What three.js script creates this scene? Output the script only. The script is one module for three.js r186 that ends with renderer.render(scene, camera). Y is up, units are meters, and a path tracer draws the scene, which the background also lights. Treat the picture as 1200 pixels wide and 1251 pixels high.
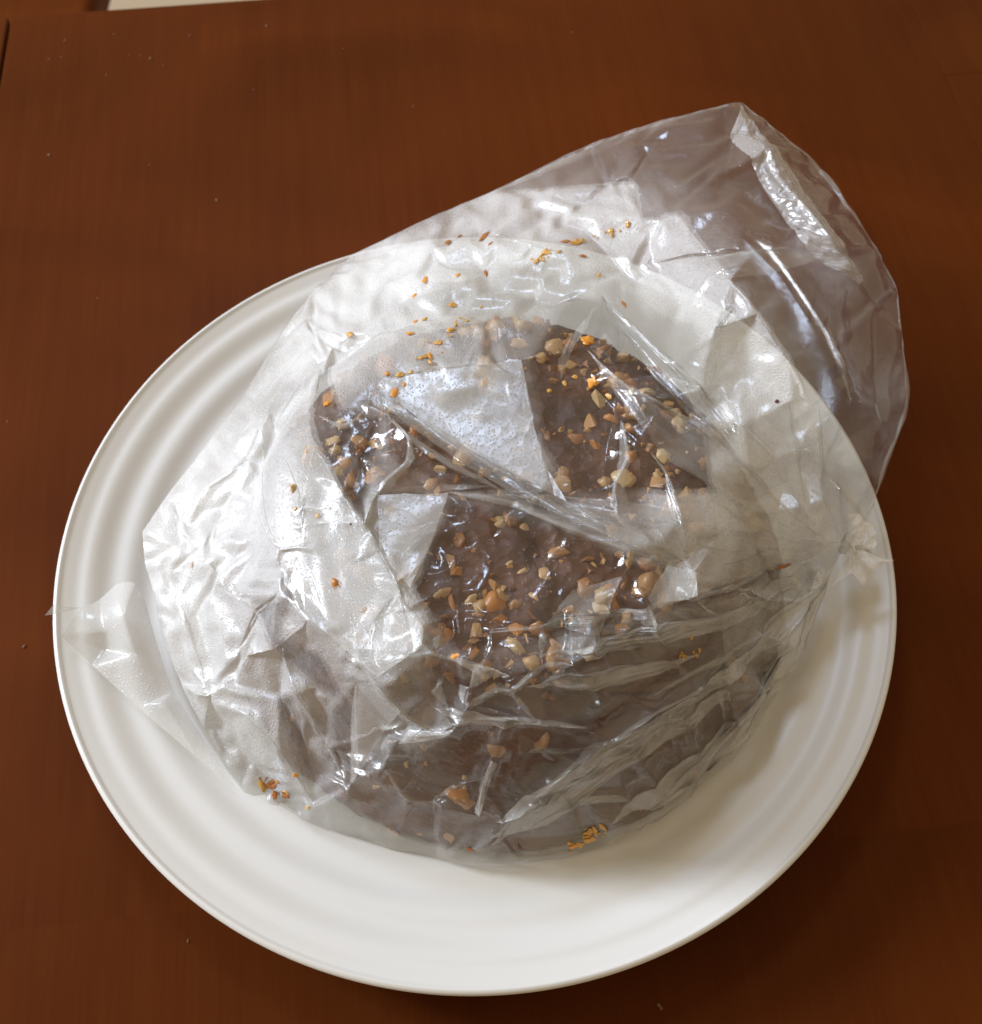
import * as THREE from 'three';
import { mergeVertices, mergeGeometries } from 'three/addons/utils/BufferGeometryUtils.js';
import { RectAreaLightUniformsLib } from 'three/addons/lights/RectAreaLightUniformsLib.js';
import { RoundedBoxGeometry } from 'three/addons/geometries/RoundedBoxGeometry.js';
import { ConvexGeometry } from 'three/addons/geometries/ConvexGeometry.js';
import { ImprovedNoise } from 'three/addons/math/ImprovedNoise.js';

// ------------------------------------------------------------------ camera, light, exposure
const scene = new THREE.Scene();
const camera = new THREE.PerspectiveCamera(49.72, 982 / 1024, 0.02, 20);
camera.position.set(0.0053, 0.3385, 0.1697);
camera.lookAt(0.0053, 0.022, -0.0121);
camera.rotateZ(-0.0059);
camera.focus = 0.3;
camera.userData.fStop = 20;
scene.add(camera);
const renderer = new THREE.WebGLRenderer({ antialias: true });
renderer.toneMapping = THREE.LinearToneMapping;
renderer.toneMappingExposure = 1;
renderer.shadowMap.enabled = true;
RectAreaLightUniformsLib.init();

// the room's own soft, warm light comes from every side
const roomLight = new Float32Array(16 * 8 * 4);
for (let i = 0; i < 16 * 8; i++) roomLight.set([0.445, 0.352, 0.232, 1], i * 4);
const room = new THREE.DataTexture(roomLight, 16, 8, THREE.RGBAFormat, THREE.FloatType);
room.mapping = THREE.EquirectangularReflectionMapping;
room.magFilter = THREE.LinearFilter;
room.needsUpdate = true;
scene.background = room;
scene.environment = room;

// daylight through a two-pane window to the left of the table and a little behind it
const WINDOW = new THREE.Vector3(-1.500, 0.741, -0.402);
const WINDOW_RADIANCE = 61;
const windowColor = new THREE.Color().setRGB(0.92, 1.0, 1.13);
for (const side of [-1, 1]) {
  const lamp = new THREE.RectAreaLight(windowColor, WINDOW_RADIANCE, 0.16, 0.52);
  lamp.position.copy(WINDOW);
  lamp.lookAt(0, 0.05, 0);
  lamp.translateX(side * 0.09);
  scene.add(lamp);
}

// and bluish sky light through a small high pane behind it
const SKYLIGHT = new THREE.Vector3(-0.34, 1.43, -0.88);
const skyColor = new THREE.Color().setRGB(0.78, 0.95, 1.26);
{
  const lamp = new THREE.RectAreaLight(skyColor, 17, 0.28, 0.28);
  lamp.position.copy(SKYLIGHT);
  lamp.lookAt(0, 0.06, 0);
  scene.add(lamp);
}

// ------------------------------------------------------------------ helpers
function seeded(a) { return () => { a |= 0; a = a + 0x6D2B79F5 | 0; let t = Math.imul(a ^ a >>> 15, 1 | a); t = t + Math.imul(t ^ t >>> 7, 61 | t) ^ t; return ((t ^ t >>> 14) >>> 0) / 4294967296; }; }
const perlin = new ImprovedNoise();
const noise = (x, y, z = 0.37) => perlin.noise(x, y, z);
const fbm = (x, y, z = 0.37) => noise(x, y, z) + 0.5 * noise(2.03 * x + 5.2, 2.03 * y, z + 3) + 0.25 * noise(4.1 * x, 4.1 * y + 9.7, z + 7);
const clamp = (x, a, b) => Math.min(b, Math.max(a, x));
const smooth = (a, b, x) => { const t = clamp((x - a) / (b - a), 0, 1); return t * t * (3 - 2 * t); };
function hash(i, j, k) { let h = Math.imul(i, 374761393) + Math.imul(j, 668265263) + Math.imul(k, 2147483647 ^ 0x5bd1e995) | 0; h = Math.imul(h ^ h >>> 13, 1274126177); return ((h ^ h >>> 16) >>> 0) / 4294967296; }
function cells(x, y, wrap = 0, seed = 1) {                    // squared distances to the nearest and second nearest jittered grid point
  const i = Math.floor(x), j = Math.floor(y);
  let f1 = 9, f2 = 9, id = 0;
  for (let a = i - 1; a <= i + 1; a++) for (let b = j - 1; b <= j + 1; b++) {
    const p = wrap ? ((a % wrap) + wrap) % wrap : a, q = wrap ? ((b % wrap) + wrap) % wrap : b;
    const dx = a + hash(p, q, seed) - x, dy = b + hash(p, q, seed + 17) - y, d = dx * dx + dy * dy;
    if (d < f1) { f2 = f1; f1 = d; id = hash(p, q, seed + 31); } else if (d < f2) f2 = d;
  }
  return [f1, f2, id];
}
function texture(size, at, srgb = false) {                      // at(u, v) returns linear r, g, b in 0..1
  const data = new Uint8Array(size * size * 4);
  for (let j = 0; j < size; j++) for (let i = 0; i < size; i++) {
    const c = at((i + 0.5) / size, (j + 0.5) / size);
    for (let k = 0; k < 3; k++) {
      const v = clamp(c[k], 0, 1);
      data[(j * size + i) * 4 + k] = Math.round(255 * (srgb ? (v <= 0.0031308 ? v * 12.92 : 1.055 * Math.pow(v, 1 / 2.4) - 0.055) : v));
    }
    data[(j * size + i) * 4 + 3] = 255;
  }
  const t = new THREE.DataTexture(data, size, size);
  t.wrapS = t.wrapT = THREE.RepeatWrapping;
  t.magFilter = THREE.LinearFilter;
  t.minFilter = THREE.LinearMipmapLinearFilter;
  t.generateMipmaps = true;
  if (srgb) t.colorSpace = THREE.SRGBColorSpace;
  t.needsUpdate = true;
  return t;
}
const taken = {};
function numbered(name) { const n = taken[name] = (taken[name] ?? -1) + 1; return n ? `${name}_${String(n).padStart(3, '0')}` : name; }
function part(name, geometry, material, parent, label) {
  const m = new THREE.Mesh(geometry, material);
  m.name = name; m.castShadow = m.receiveShadow = true;
  if (label) m.userData.label = label;
  parent.add(m);
  return m;
}
function thing(name, label, category, position = [0, 0, 0], group) {
  const g = new THREE.Group();
  g.name = numbered(name); g.position.set(...position);
  g.userData = { label, category };
  if (group) g.userData.group = group;
  scene.add(g);
  return g;
}
function structure(name, geometry, material) {
  const m = part(numbered(name), geometry, material, scene);
  m.userData.kind = 'structure';
  return m;
}
const lin = (r, g, b) => new THREE.Color().setRGB(r, g, b);

// ------------------------------------------------------------------ the table
const TURN = 5.9 * Math.PI / 180;
const grain = texture(1024, (u, v) => {
  const x = u * 0.6, z = v * 0.6, p = 0.8 * x + 0.6 * z, q = 0.8 * z - 0.6 * x;
  const pores = noise(x * 900, z * 26, 1.1), streak = noise(x * 210, z * 7, 4.2), figure = fbm(x * 4 + 0.6 * noise(p * 9, q * 9, 3), z * 15 + 1.2 * noise(p * 7, q * 7, 6), 8.8), cloud = fbm(p * 8, q * 6, 2.1);
  const k = 1 + 0.09 * pores + 0.05 * streak + 0.17 * figure + 0.22 * cloud;
  return [0.098 * k, 0.0225 * k * (1 + 0.05 * streak), 0.0036 * k];
}, true);
const grainBump = texture(512, (u, v) => { const g = 0.5 + 0.3 * noise(u * 540, v * 16, 1.1) + 0.2 * noise(u * 60, v * 20, 3); return [g, g, g]; });
const wood = new THREE.MeshPhysicalMaterial({ map: grain, bumpMap: grainBump, bumpScale: 0.00006, roughness: 0.42, specularIntensity: 0.09 });
function board(x0, x1, z0, z1, edge = 0.0012) {
  const g = new RoundedBoxGeometry(x1 - x0, 0.03, z1 - z0, 2, edge);
  g.translate((x0 + x1) / 2, -0.015, (z0 + z1) / 2);
  const p = g.attributes.position, uv = g.attributes.uv;
  for (let i = 0; i < p.count; i++) uv.setXY(i, (p.getX(i) + 0.7) / 0.6, (p.getZ(i) + 0.5) / 0.6);
  return g;
}
const table = thing('dining_table', 'dark reddish brown wooden table top with thin board joints under the plate', 'table');
table.rotation.y = TURN;
part('board', board(-0.1900, 0.2380, -0.3197, 0.62, 0.0004), wood, table);
part('board', board(-0.62, -0.1914, -0.3197, 0.62), wood, table);
part('board', board(0.23805, 0.72, -0.3197, -0.2300, 0.0003), wood, table);
part('board', board(0.23805, 0.72, -0.22995, 0.62, 0.0003), wood, table);

const dustSpots = [[-198.0, -267.6, 2],
[-192.9, -280.8, 3],
[-169.7, -256.6, 2],
[-192.7, -269.2, 2],
[-161.3, -270.1, 2],
[-156.0, -270.1, 2],
[-151.1, -267.7, 3],
[-144.4, -263.1, 2],
[-135.0, -283.8, 3],
[-170.7, -285.3, 2],
[-99.5, -290.6, 3],
[-185.8, -204.7, 3],
[-141.2, -198.3, 2],
[-109.7, -177.2, 3],
[-149.3, 25.5, 3],
[-173.9, -64.7, 2],
[-150.6, -123.7, 2],
[51.6, 135.4, 3],
[52.2, 136.2, 3],
[-101.1, -246.0, 2],
[-142.7, -27.6, 2],
[-62.1, -273.8, 2],
[-28.5, -234.5, 2],
[-83.0, 117.7, 2],
[45.1, -284.6, 2],];
const dustRandom = seeded(5), dustBits = [];
for (const [x, z, s] of dustSpots) {
  const g = new THREE.IcosahedronGeometry(0.00016 * s, 0);
  g.scale(1 + dustRandom(), 0.5, 1 + 0.6 * dustRandom()); g.rotateY(dustRandom() * 6.3);
  g.translate(x / 1000, 0.00008 * s, z / 1000);
  dustBits.push(g);
}
const dust = part('dust', mergeGeometries(dustBits), new THREE.MeshStandardMaterial({ color: lin(0.19, 0.095, 0.045), roughness: 0.9 }), scene);
dust.userData = { kind: 'stuff', label: 'pale specks of dust and crumbs scattered on the dark table', category: 'dust' };

// beyond the far edge of the table: a pale floor and a chair
const floorTex = texture(256, (u, v) => { const k = 1 + 0.1 * fbm(u * 9, v * 9, 2); return [0.62 * k, 0.52 * k, 0.38 * k]; }, true);
const floorShape = new THREE.PlaneGeometry(5, 5).rotateX(-Math.PI / 2).translate(0, -0.74, -1.2);
structure('floor', floorShape, new THREE.MeshStandardMaterial({ map: floorTex, roughness: 0.6 }));
const bench = thing('wooden_bench', 'dark brown wooden bench seat beyond the far left edge of the table', 'bench', [-0.665, -0.74, -0.78]);
part('seat', new RoundedBoxGeometry(0.66, 0.035, 0.44, 3, 0.01).translate(0, 0.455, 0), wood, bench);
part('pedestal', new RoundedBoxGeometry(0.09, 0.438, 0.30, 2, 0.006).translate(-0.02, 0.219, 0), wood, bench);

// ------------------------------------------------------------------ the plate
const plateY = (r) => {                                          // height of the upper face, r in metres from the centre
  if (r < 0.078) return 0.0075;
  const t = clamp((r - 0.078) / (0.1335 - 0.078), 0, 1);
  return 0.0075 + 0.0140 * (0.75 * t + 0.25 * t * t) + 0.00030 * Math.sin((r - 0.0865) / 0.0118 * 2 * Math.PI) * smooth(0.083, 0.092, r) * (1 - smooth(0.1255, 0.131, r));
};
const profile = [];
for (let r = 0; r <= 0.1332; r += r < 0.076 ? 0.004 : 0.0006) profile.push(new THREE.Vector2(Math.max(r, 0.00001), plateY(r)));
for (let k = 0; k <= 10; k++) { const a = Math.PI / 2 - k / 10 * Math.PI * 0.95; profile.push(new THREE.Vector2(0.1335 + 0.0016 * Math.cos(a), 0.02055 + 0.0014 * Math.sin(a))); }
for (const [r, y] of [[0.130, 0.0178], [0.118, 0.0136], [0.104, 0.0092], [0.094, 0.0058], [0.088, 0.0036], [0.0862, 0.0008], [0.0850, 0.0003], [0.0835, 0.0008], [0.0825, 0.0030], [0.08, 0.0038], [0.00001, 0.0038]]) profile.push(new THREE.Vector2(r, y));
const plate = thing('dinner_plate', 'round white glazed plate with stepped ridges round its rim, under the bagged cake', 'plate');
const glaze = new THREE.MeshPhysicalMaterial({ color: lin(0.77, 0.763, 0.727), roughness: 0.42, clearcoat: 0.12, clearcoatRoughness: 0.2, ior: 1.5 });
part('dish', new THREE.LatheGeometry(profile, 220), glaze, plate);

// ------------------------------------------------------------------ the cake
const cake = thing('chocolate_nut_cake', 'dark brown round cake studded with nuts inside the plastic bag', 'cake', [0.009, 0.0095, 0.004]);
const cakeLump = texture(512, (u, v) => { const g = 0.55 - 0.35 * cells(u * 40, v * 40, 40, 3)[0] + 0.25 * noise(u * 30, v * 30, 5); return [g, g, g]; });
const crust = new THREE.MeshPhysicalMaterial({ vertexColors: true, roughness: 0.5, bumpMap: cakeLump, bumpScale: 0.0016, clearcoat: 0.15, clearcoatRoughness: 0.35 });
const cakeOutline = [[0.00001, 0.0605], [0.02, 0.0606], [0.04, 0.0603], [0.052, 0.0592], [0.0590, 0.0566], [0.0632, 0.0525], [0.0675, 0.0460], [0.0765, 0.0320], [0.0850, 0.0170], [0.0905, 0.0065], [0.0912, 0.0030], [0.0895, 0.0008], [0.00001, 0.0005]];
const cakeCurve = new THREE.CatmullRomCurve3(cakeOutline.map(([r, y]) => new THREE.Vector3(r, y, 0)), false, 'centripetal');
const cakeShape = new THREE.LatheGeometry(cakeCurve.getPoints(90).map((p) => new THREE.Vector2(Math.max(p.x, 0.00001), p.y)), 180);
{
  const p = cakeShape.attributes.position, n = cakeShape.attributes.normal, uv = cakeShape.attributes.uv, colors = [];
  for (let i = 0; i < p.count; i++) {
    const x = p.getX(i), y = p.getY(i), z = p.getZ(i), d = 0.0020 * perlin.noise(x * 70, y * 70, z * 70) + 0.0014 * perlin.noise(x * 190, y * 190, z * 190 + 3), edge = y < 0.002 ? 0 : 1;
    p.setXYZ(i, x + n.getX(i) * d * edge, y + n.getY(i) * d * edge, z + n.getZ(i) * d * edge);
    uv.setXY(i, (x + y) / 0.12, (z - y) / 0.12);
    const k = 1 + 0.5 * perlin.noise(x * 120, y * 120, z * 120) + 0.4 * perlin.noise(x * 40, y * 40, z * 40 + 9);
    colors.push(0.098 * k, 0.033 * k, 0.0110 * k);
  }
  cakeShape.setAttribute('color', new THREE.Float32BufferAttribute(colors, 3));
  cakeShape.computeVertexNormals();
}
part('cake_body', cakeShape, crust, cake);
const nutRandom = seeded(71);
const nutShapes = [0, 1, 2, 3].map((k) => {
  const g = mergeVertices(new THREE.IcosahedronGeometry(1, 2).deleteAttribute('uv').deleteAttribute('normal')), p = g.attributes.position;
  for (let i = 0; i < p.count; i++) { const f = 1 + 0.4 * perlin.noise(p.getX(i) * 1.5 + k * 7, p.getY(i) * 1.5, p.getZ(i) * 1.5); p.setXYZ(i, p.getX(i) * f * 1.15, p.getY(i) * f * (k % 2 ? 0.6 : 0.8), p.getZ(i) * f); }
  g.computeVertexNormals();
  return g;
});
const chopped = seeded(33);
for (let k = 0; k < 4; k++) {                                    // broken pieces
  const pts = [];
  for (let i = 0; i < 11; i++) { const v = new THREE.Vector3(chopped() - 0.5, chopped() - 0.5, chopped() - 0.5).normalize(); pts.push(v.multiply(new THREE.Vector3(1.25, 0.8, 0.95)).multiplyScalar(0.85 + 0.3 * chopped())); }
  const g = new ConvexGeometry(pts);
  nutShapes.push(g);
}
const nutSkins = [[0.46, 0.23, 0.07], [0.54, 0.33, 0.14], [0.34, 0.145, 0.042], [0.58, 0.40, 0.19], [0.46, 0.18, 0.03], [0.42, 0.22, 0.08]].map((c) => new THREE.MeshPhysicalMaterial({ color: lin(...c), roughness: 0.45, clearcoat: 0.3, clearcoatRoughness: 0.3 }));
function nut(x, y, z, r) {                                      // half sunk in the cake, in the cake's own axes
  const m = part('nut', nutShapes[Math.floor(nutRandom() * 8)], nutSkins[Math.floor(nutRandom() * 6)], cake);
  m.position.set(x, y, z);
  m.rotation.set(nutRandom() * 6, nutRandom() * 6, nutRandom() * 6);
  m.scale.setScalar(r);
}
function nutAt([x, y, z], r) { nut(x / 1000 - 0.009, y / 1000 - 0.0095 + 0.0002, z / 1000 - 0.004, r * 0.00034); }
nutAt([7.5,69,18.7], 7);
nutAt([14.3,69,21.4], 6);
nutAt([0.7,69,29], 6);
nutAt([-7,69,40.1], 7);
nutAt([5.1,69,37.8], 6);
nutAt([19.6,69,35.4], 7);
nutAt([30.6,69,39.2], 8);
nutAt([14.1,69,34.1], 5);
nutAt([26.5,69,2.7], 7);
nutAt([42.5,69,-29.1], 7);
nutAt([30.4,69,-35.3], 8);
nutAt([38,69,5.5], 6);
nutAt([52.1,68.8,-26.1], 7);
nutAt([55.1,69,-2.7], 7);
nutAt([45.6,69,-2.7], 6);
nutAt([-11.2,69,-3.1], 6);
nutAt([-16.2,69,-11.7], 7);
nutAt([-23.3,69,-8.9], 6);
nutAt([-32.9,69,-9], 7);
nutAt([0.7,68.4,57.7], 7);
nutAt([11.5,68.9,55.7], 8);
nutAt([22.3,68.7,55.6], 7);
nutAt([-5.7,65.3,63.3], 7);
nutAt([5,64.9,65.5], 6);
nutAt([-38,69,-14.8], 6);
nutAt([16.1,69,42.7], 6);
nutAt([2.9,69,45], 7);
nutAt([35.5,69,-14.3], 8);
nutAt([24.3,69,-2.9], 6);
nutAt([45.7,67.6,-39.4], 7);
nutAt([1.8,69,51], 8);
nutAt([7.7,69,48.2], 7);
nutAt([16,69,47.5], 8);
nutAt([27,69,45.2], 10);
nutAt([35.5,69,41.6], 9);
nutAt([-3.8,69,34], 7);
nutAt([24.3,69,28.6], 10);
nutAt([38.4,69,-23.1], 10);
nutAt([36.4,69,-7.1], 8);
nutAt([18.1,69,51.6], 9);
nutAt([-3.4,69,24.3], 7);
nutAt([-9,68.9,52.1], 8);
nutAt([11.7,69,43.9], 6);
nutAt([-42.7,66.3,-25.6], 10);
nutAt([-33.9,69,5.6], 9);
nutAt([-4.4,31.4,84.1], 10);
nutAt([-7.1,16.3,91.3], 8);
nutAt([56,64.4,-37.1], 8);
nutAt([46.3,69,-12.7], 7);
nutAt([15.8,67.6,-52.5], 7);
nutAt([-4,69,5.2], 7);
nutAt([3.4,69,2.5], 6);
nutAt([9.7,69,31.6], 7);
nutAt([38.2,69,22.8], 8);
nutAt([47.7,69,31.8], 7);
nutAt([27.2,69,-17.2], 7);
nutAt([20.5,69,-38.5], 6);
nutAt([61,68.2,-14.7], 8);
nutAt([-0.4,69,42.6], 6);
nutAt([31.2,69,48.8], 8);
nutAt([39.9,67.9,50.7], 8);
nutAt([15.8,67.8,59.9], 7);
nutAt([-12.4,69,43.7], 7);
nutAt([25.8,68.9,-44.9], 6);
nutAt([28.1,69,18.8], 6);
for (let k = 0; k < 230; k++) {                                 // the rest, over the top and the flanks
  const t = 4 + nutRandom() * 52 | 0, a = nutRandom() * 2 * Math.PI, q = cakeCurve.getPoint(Math.sqrt(t / 90) * 0.86), r = q.x * (0.3 + 0.7 * Math.sqrt(nutRandom()));
  const top = nutRandom() < 0.72;
  const [cr, cy] = top ? [0.058 * Math.sqrt(nutRandom()), 0.0592] : [q.x - 0.001, q.y];
  nut(cr * Math.cos(a), cy - 0.0009, cr * Math.sin(a), 0.0015 + 0.0026 * nutRandom() ** 1.3);
}

{
  const bits = [], tones = [[0.40, 0.19, 0.05], [0.26, 0.10, 0.026], [0.50, 0.30, 0.11]], m = new THREE.Object3D();
  for (let k = 0; k < 620; k++) {                                // chopped nut crumbs all over the crust
    const a = nutRandom() * 2 * Math.PI, top = nutRandom() < 0.6, q = cakeCurve.getPoint(0.3 + 0.6 * nutRandom()), r = top ? 0.061 * Math.sqrt(nutRandom()) : q.x, y = top ? 0.0602 - 0.0011 * smooth(0.045, 0.061, r) * 2 : q.y;
    m.position.set(r * Math.cos(a), y, r * Math.sin(a)); m.rotation.set(nutRandom() * 6, nutRandom() * 6, nutRandom() * 6); m.scale.setScalar(0.0006 + 0.0011 * nutRandom()); m.updateMatrix();
    let g = nutShapes[4 + k % 4].clone().applyMatrix4(m.matrix);
    if (g.index) g = g.toNonIndexed();
    const c = tones[Math.floor(nutRandom() * 3)], n = g.attributes.position.count;
    for (const name of Object.keys(g.attributes)) if (name !== 'position' && name !== 'normal') g.deleteAttribute(name);
    g.setAttribute('color', new THREE.Float32BufferAttribute(Array.from({ length: n * 3 }, (_, i) => c[i % 3]), 3));
    bits.push(g);
  }
  part('nut_crumbs', mergeGeometries(bits), new THREE.MeshStandardMaterial({ vertexColors: true, roughness: 0.55 }), cake).userData.kind = 'stuff';
}

// ------------------------------------------------------------------ the plastic bag
// The film is drawn through its outline and its creases (millimetres); between them it is stretched, bowed and crumpled.
const bag = thing('plastic_bag', 'clear crumpled plastic bag gathered at its neck around the cake on the white plate', 'bag');
const knots = [];
let outlineCount = 0;
function outline(...points) { for (const p of points) knots.push(p); outlineCount = knots.length; }
function crease(...points) { for (const p of points) knots.push(p); }
const ridges = [];
function ridge(...points) { crease(...points); ridges.push(points); }
outline([-45.9,30,-118],[-55.3,31.4,-103.6],[-64.4,32,-87.9],[-70.7,35.3,-68.1],[-78.3,32.2,-53.7],[-85.2,31.7,-40.6],[-91.9,31.2,-27.9],[-99.4,31.2,-13.9],[-105.8,29.9,-1],[-103.9,28.1,9.8],[-99.6,26.5,20.5],[-95.7,24.7,33.6],[-89.3,21,46.9],[-81.6,17,59.8],[-74.6,15.2,70.6],[-68,13,78.6],[-58,12.2,83.8],[-48,12.5,87],[-35.8,12.3,91.1],[-23.8,12,94.8],[-10.6,13.4,97.5],[2.3,13.3,99],[15.3,11.9,99.2],[25.9,12.6,98],[37.8,14,94.2],[49.8,16,88.5],[61.9,18.1,82],[74.7,19,72.6],[84,21.4,62.3],[92.6,23,50.1],[101.4,25.9,35.3],[107.3,29.8,23.4],[111.4,33.9,14.2],[115.4,36,7.9],[122.1,35.8,0.8],[126.9,38,-8.3],[130.8,43.9,-18.2],[138.2,50,-36],[137.1,58.9,-52],[139,60,-75],[132,66.7,-84.8],[126.2,68,-100.8],[118.6,67.6,-121.7],[105.4,74.7,-129.9],[94.9,69.9,-151.3],[78.3,70.2,-146.4],[61.2,66.8,-143.4],[41.1,61.1,-139.7],[23.5,57.1,-133],[5.9,53,-126.1],[-10.4,46.3,-123.8],[-27,40,-120]);
ridge([-28.4,70.4,-28.6],[-16.6,72.1,-31.7],[-4.3,74.1,-32.9],[5.5,74.6,-32.2],[14.6,75.4,-33.6]);
crease([16.3,74.1,-22.5],[18.4,73.1,-8.7],[21.6,72.5,3.5]);
crease([26.3,73.1,13.8]);
crease([-24.2,70.1,-22.1],[-12.5,71.4,-12.4],[1.8,71.3,-2.4],[14.6,71.3,6]);
ridge([-25.5,74.1,-15.5],[-14.3,77.5,-1.9],[-0.4,76.6,7.2],[12.1,75.5,14.1]);
ridge([-6.4,76.9,13.2],[5.3,76.9,14.9],[16.4,77,19.4],[27.3,77.4,25.6],[40.1,78.1,31.6],[52.7,73,32.9]);
crease([-26,75.5,13],[-16.2,76,12.9]);
crease([6.5,74.3,9.6]);
ridge([-45.9,68.8,-7.8],[-41.3,72.6,1.1],[-35.5,75.8,13.1],[-29.3,76.4,22.6],[-25.3,75.1,29],[-19.8,75.3,39.9],[-18.1,75.1,45.3],[-12.2,76.9,53.9],[-12.5,76.9,58],[-16.6,74.5,60.6],[-24.2,69.7,64]);
crease([-31.8,70.3,8.5],[-26.6,74.7,21.7],[-21.6,75.1,32],[-14.6,75.4,47.9],[-8.9,68.9,55.6]);
ridge([-27.2,77.8,16.2],[-24,78.3,10.8],[-17.9,78.8,4.4],[-17.7,78.2,-4.1],[-22.8,76.4,-11.9]);
crease([-13.5,74.9,34.4],[-10.4,75,24.5]);
crease([-16.1,75.2,41.4]);
ridge([39.9,75.1,-58.4],[47.5,77.7,-44.9],[56.9,80.7,-29.2],[65.7,81.9,-18.8],[76.2,78.7,-6.8],[86.3,71.4,-0.9]);
crease([43.5,71.1,-49.3],[54.3,73.7,-30.1],[63.8,73.8,-15.1]);
ridge([34.3,76.9,-36],[42.5,77.7,-24.1],[53.6,79.1,-15.1],[65.2,79.3,-7],[78.4,72.6,3.9],[92.9,57.2,8.6],[103.5,46.9,11.2]);
crease([29.9,71.8,-27.1],[40.2,71.2,-15.6],[52.5,72,-5],[63.5,71.3,4.4],[77.2,62.4,11.4]);
ridge([49.4,77,-3.1],[54.3,77,7.9],[56.9,77.2,21.1],[57.6,74.2,32.6]);
ridge([42.9,76.8,-10.3],[43.5,77,2.4],[39.7,77.2,11.1],[39.7,77.9,21.3],[49,77.9,30.3]);
crease([38,73,-0.3],[46.2,74,13.9]);
ridge([63.5,84.4,-82.4],[69.7,89.8,-64.3],[75.4,92.9,-47.9],[81.5,92.9,-35.7],[88.8,89.7,-24.3],[94.7,83.8,-14.9]);
crease([70.5,88.4,-35],[67,85.2,-25.7]);
crease([76.9,84.4,-32.1],[71.8,79.4,-21.2]);
ridge([90.3,81.9,-13.5],[94.1,70,-4.6],[98.8,55.3,4.7]);
crease([88.4,70.7,-7],[92.1,60.3,0.6]);
ridge([99.1,78.7,-12.8],[102.5,63.9,-5.6],[105.7,50.8,3.5]);
ridge([104.9,84.9,-37.6],[108.5,78.9,-27.2],[112,71.2,-21]);
crease([124.5,60.6,-25.4],[120.9,52.3,-12.9]);
crease([117.5,58.5,-17.8],[115,46.2,-4.9]);
ridge([71.6,90.3,-59.9],[82.8,94.4,-58.2],[99.7,85.5,-68.8]);
crease([113.3,82.2,-62.1],[121.1,75.7,-62.9]);
ridge([33.9,66,-114.4],[44.6,69.6,-112],[53.7,73.5,-109.3]);
crease([54.7,76,-89.1]);
crease([47.9,67.4,-130.5],[51.6,71.5,-116.1]);
crease([62,72.6,-126.7],[67.4,80.1,-104.9]);
ridge([92.1,76.3,-138.3],[94.8,85.3,-108.4],[102.4,85.6,-87.9],[108.9,85.8,-72.2]);
crease([87.2,78.5,-123.8],[92.3,84.1,-96.8],[98.9,84.1,-79]);
ridge([104.1,43.1,13.9],[92.6,46.1,20.4],[74.9,56,31.4],[57.5,71.5,43.4],[45.7,75.7,48.9],[31.5,76.6,52.2],[16.7,76.9,53.7],[5.1,76.8,54.9]);
crease([102.8,33.4,13.9],[89.5,37.9,20.6],[72.6,49.2,31.4],[51.8,65,43.5],[36.9,66.3,49.6],[19.2,66.7,53.6]);
ridge([103.9,39.8,20.5],[86.6,45,31],[65.9,59.8,44.1],[47.7,73.3,53.6],[32.3,76.2,59.4],[17.5,76.6,62.6]);
crease([9.3,64.3,64.8],[24.4,64.5,62.1],[42.3,62.1,57.3],[62.4,50.8,48.4],[86.2,34.7,32.4]);
ridge([100.2,35.7,27.6],[84.1,40,40],[69.4,48.4,51.1],[57.1,56.3,60.2],[48.5,59.6,66.1]);
ridge([74.8,44.2,51.2],[60.9,52.3,62.2],[48.4,57.3,70.2],[37.3,55.9,77.1],[27.5,52.7,82],[18,44.7,87.5],[8.1,35.6,92.1]);
crease([68.5,37.7,55.5],[52.7,43.4,67.2],[38.7,41.2,75.8],[25.3,33.5,83.7],[14,22.9,90]);
ridge([72,42.3,58.5],[57.3,49,69.2],[43.3,50.2,77.5],[31.1,47.9,83.4],[19.2,39.4,89.8],[7,28,95.8]);
crease([86.2,26.9,45],[71.8,28.2,62],[56.3,29.9,73.5],[41.9,28.6,81.3],[28,22.4,88.8]);
ridge([95.4,32.2,40.7],[85.2,32.2,53.5],[75.4,32.6,64.8],[63.8,33.4,74.6],[50.6,31.8,83.4],[37.9,27.5,90.9]);
crease([96.3,21.2,44.1],[83.1,22,58.7],[69.6,20.9,72]);
ridge([-5.6,64.1,74.9],[9.1,67.8,75.4],[18.6,66.1,75.8],[29.3,62.1,75.6]);
crease([-1.7,50.3,76.1],[13.6,52.1,75.7],[27,49.4,74.9]);
crease([3,75.9,60],[5.9,74.7,63.9]);
ridge([-9.5,76.1,61.5],[-3.3,76.2,62.9],[9.6,75.3,66.4]);
ridge([-0.8,73,69],[-1.3,70,72.2],[9.6,73.2,70],[17.1,75.6,65.2],[25.9,75.3,63.4]);
crease([-6.9,63.3,63.7],[5,64.1,64.8]);
crease([-9.8,68.2,67.8],[0.8,66.8,72]);
ridge([-52.4,63.9,36.6],[-43.2,67.2,46.8],[-33.8,68.3,55.1],[-18.4,63.9,71.3],[-13.3,59.6,73.8],[-5.4,63.8,77.5]);
crease([-47.8,64.4,28.3],[-60.5,52,38.5],[-53.8,49.9,47.2],[-43.7,51.2,55.2],[-38,48.7,61.5]);
ridge([-78.7,44,17.6],[-70.2,48.1,27.3],[-62.5,52,36.5],[-54.9,55.4,49.6]);
crease([-63.8,45.1,48.1],[-68.8,38.1,53.6]);
crease([-74.5,44.8,26.7],[-68.3,42.5,44]);
ridge([-77.6,31.5,55.3],[-65.2,36.1,62.7],[-55.3,34.4,71.9],[-50.4,25.9,77.6],[-46,20.1,84.3]);
crease([-76.2,18.7,60.4],[-65.5,17.4,71.3],[-57,13.6,78.8]);
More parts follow.
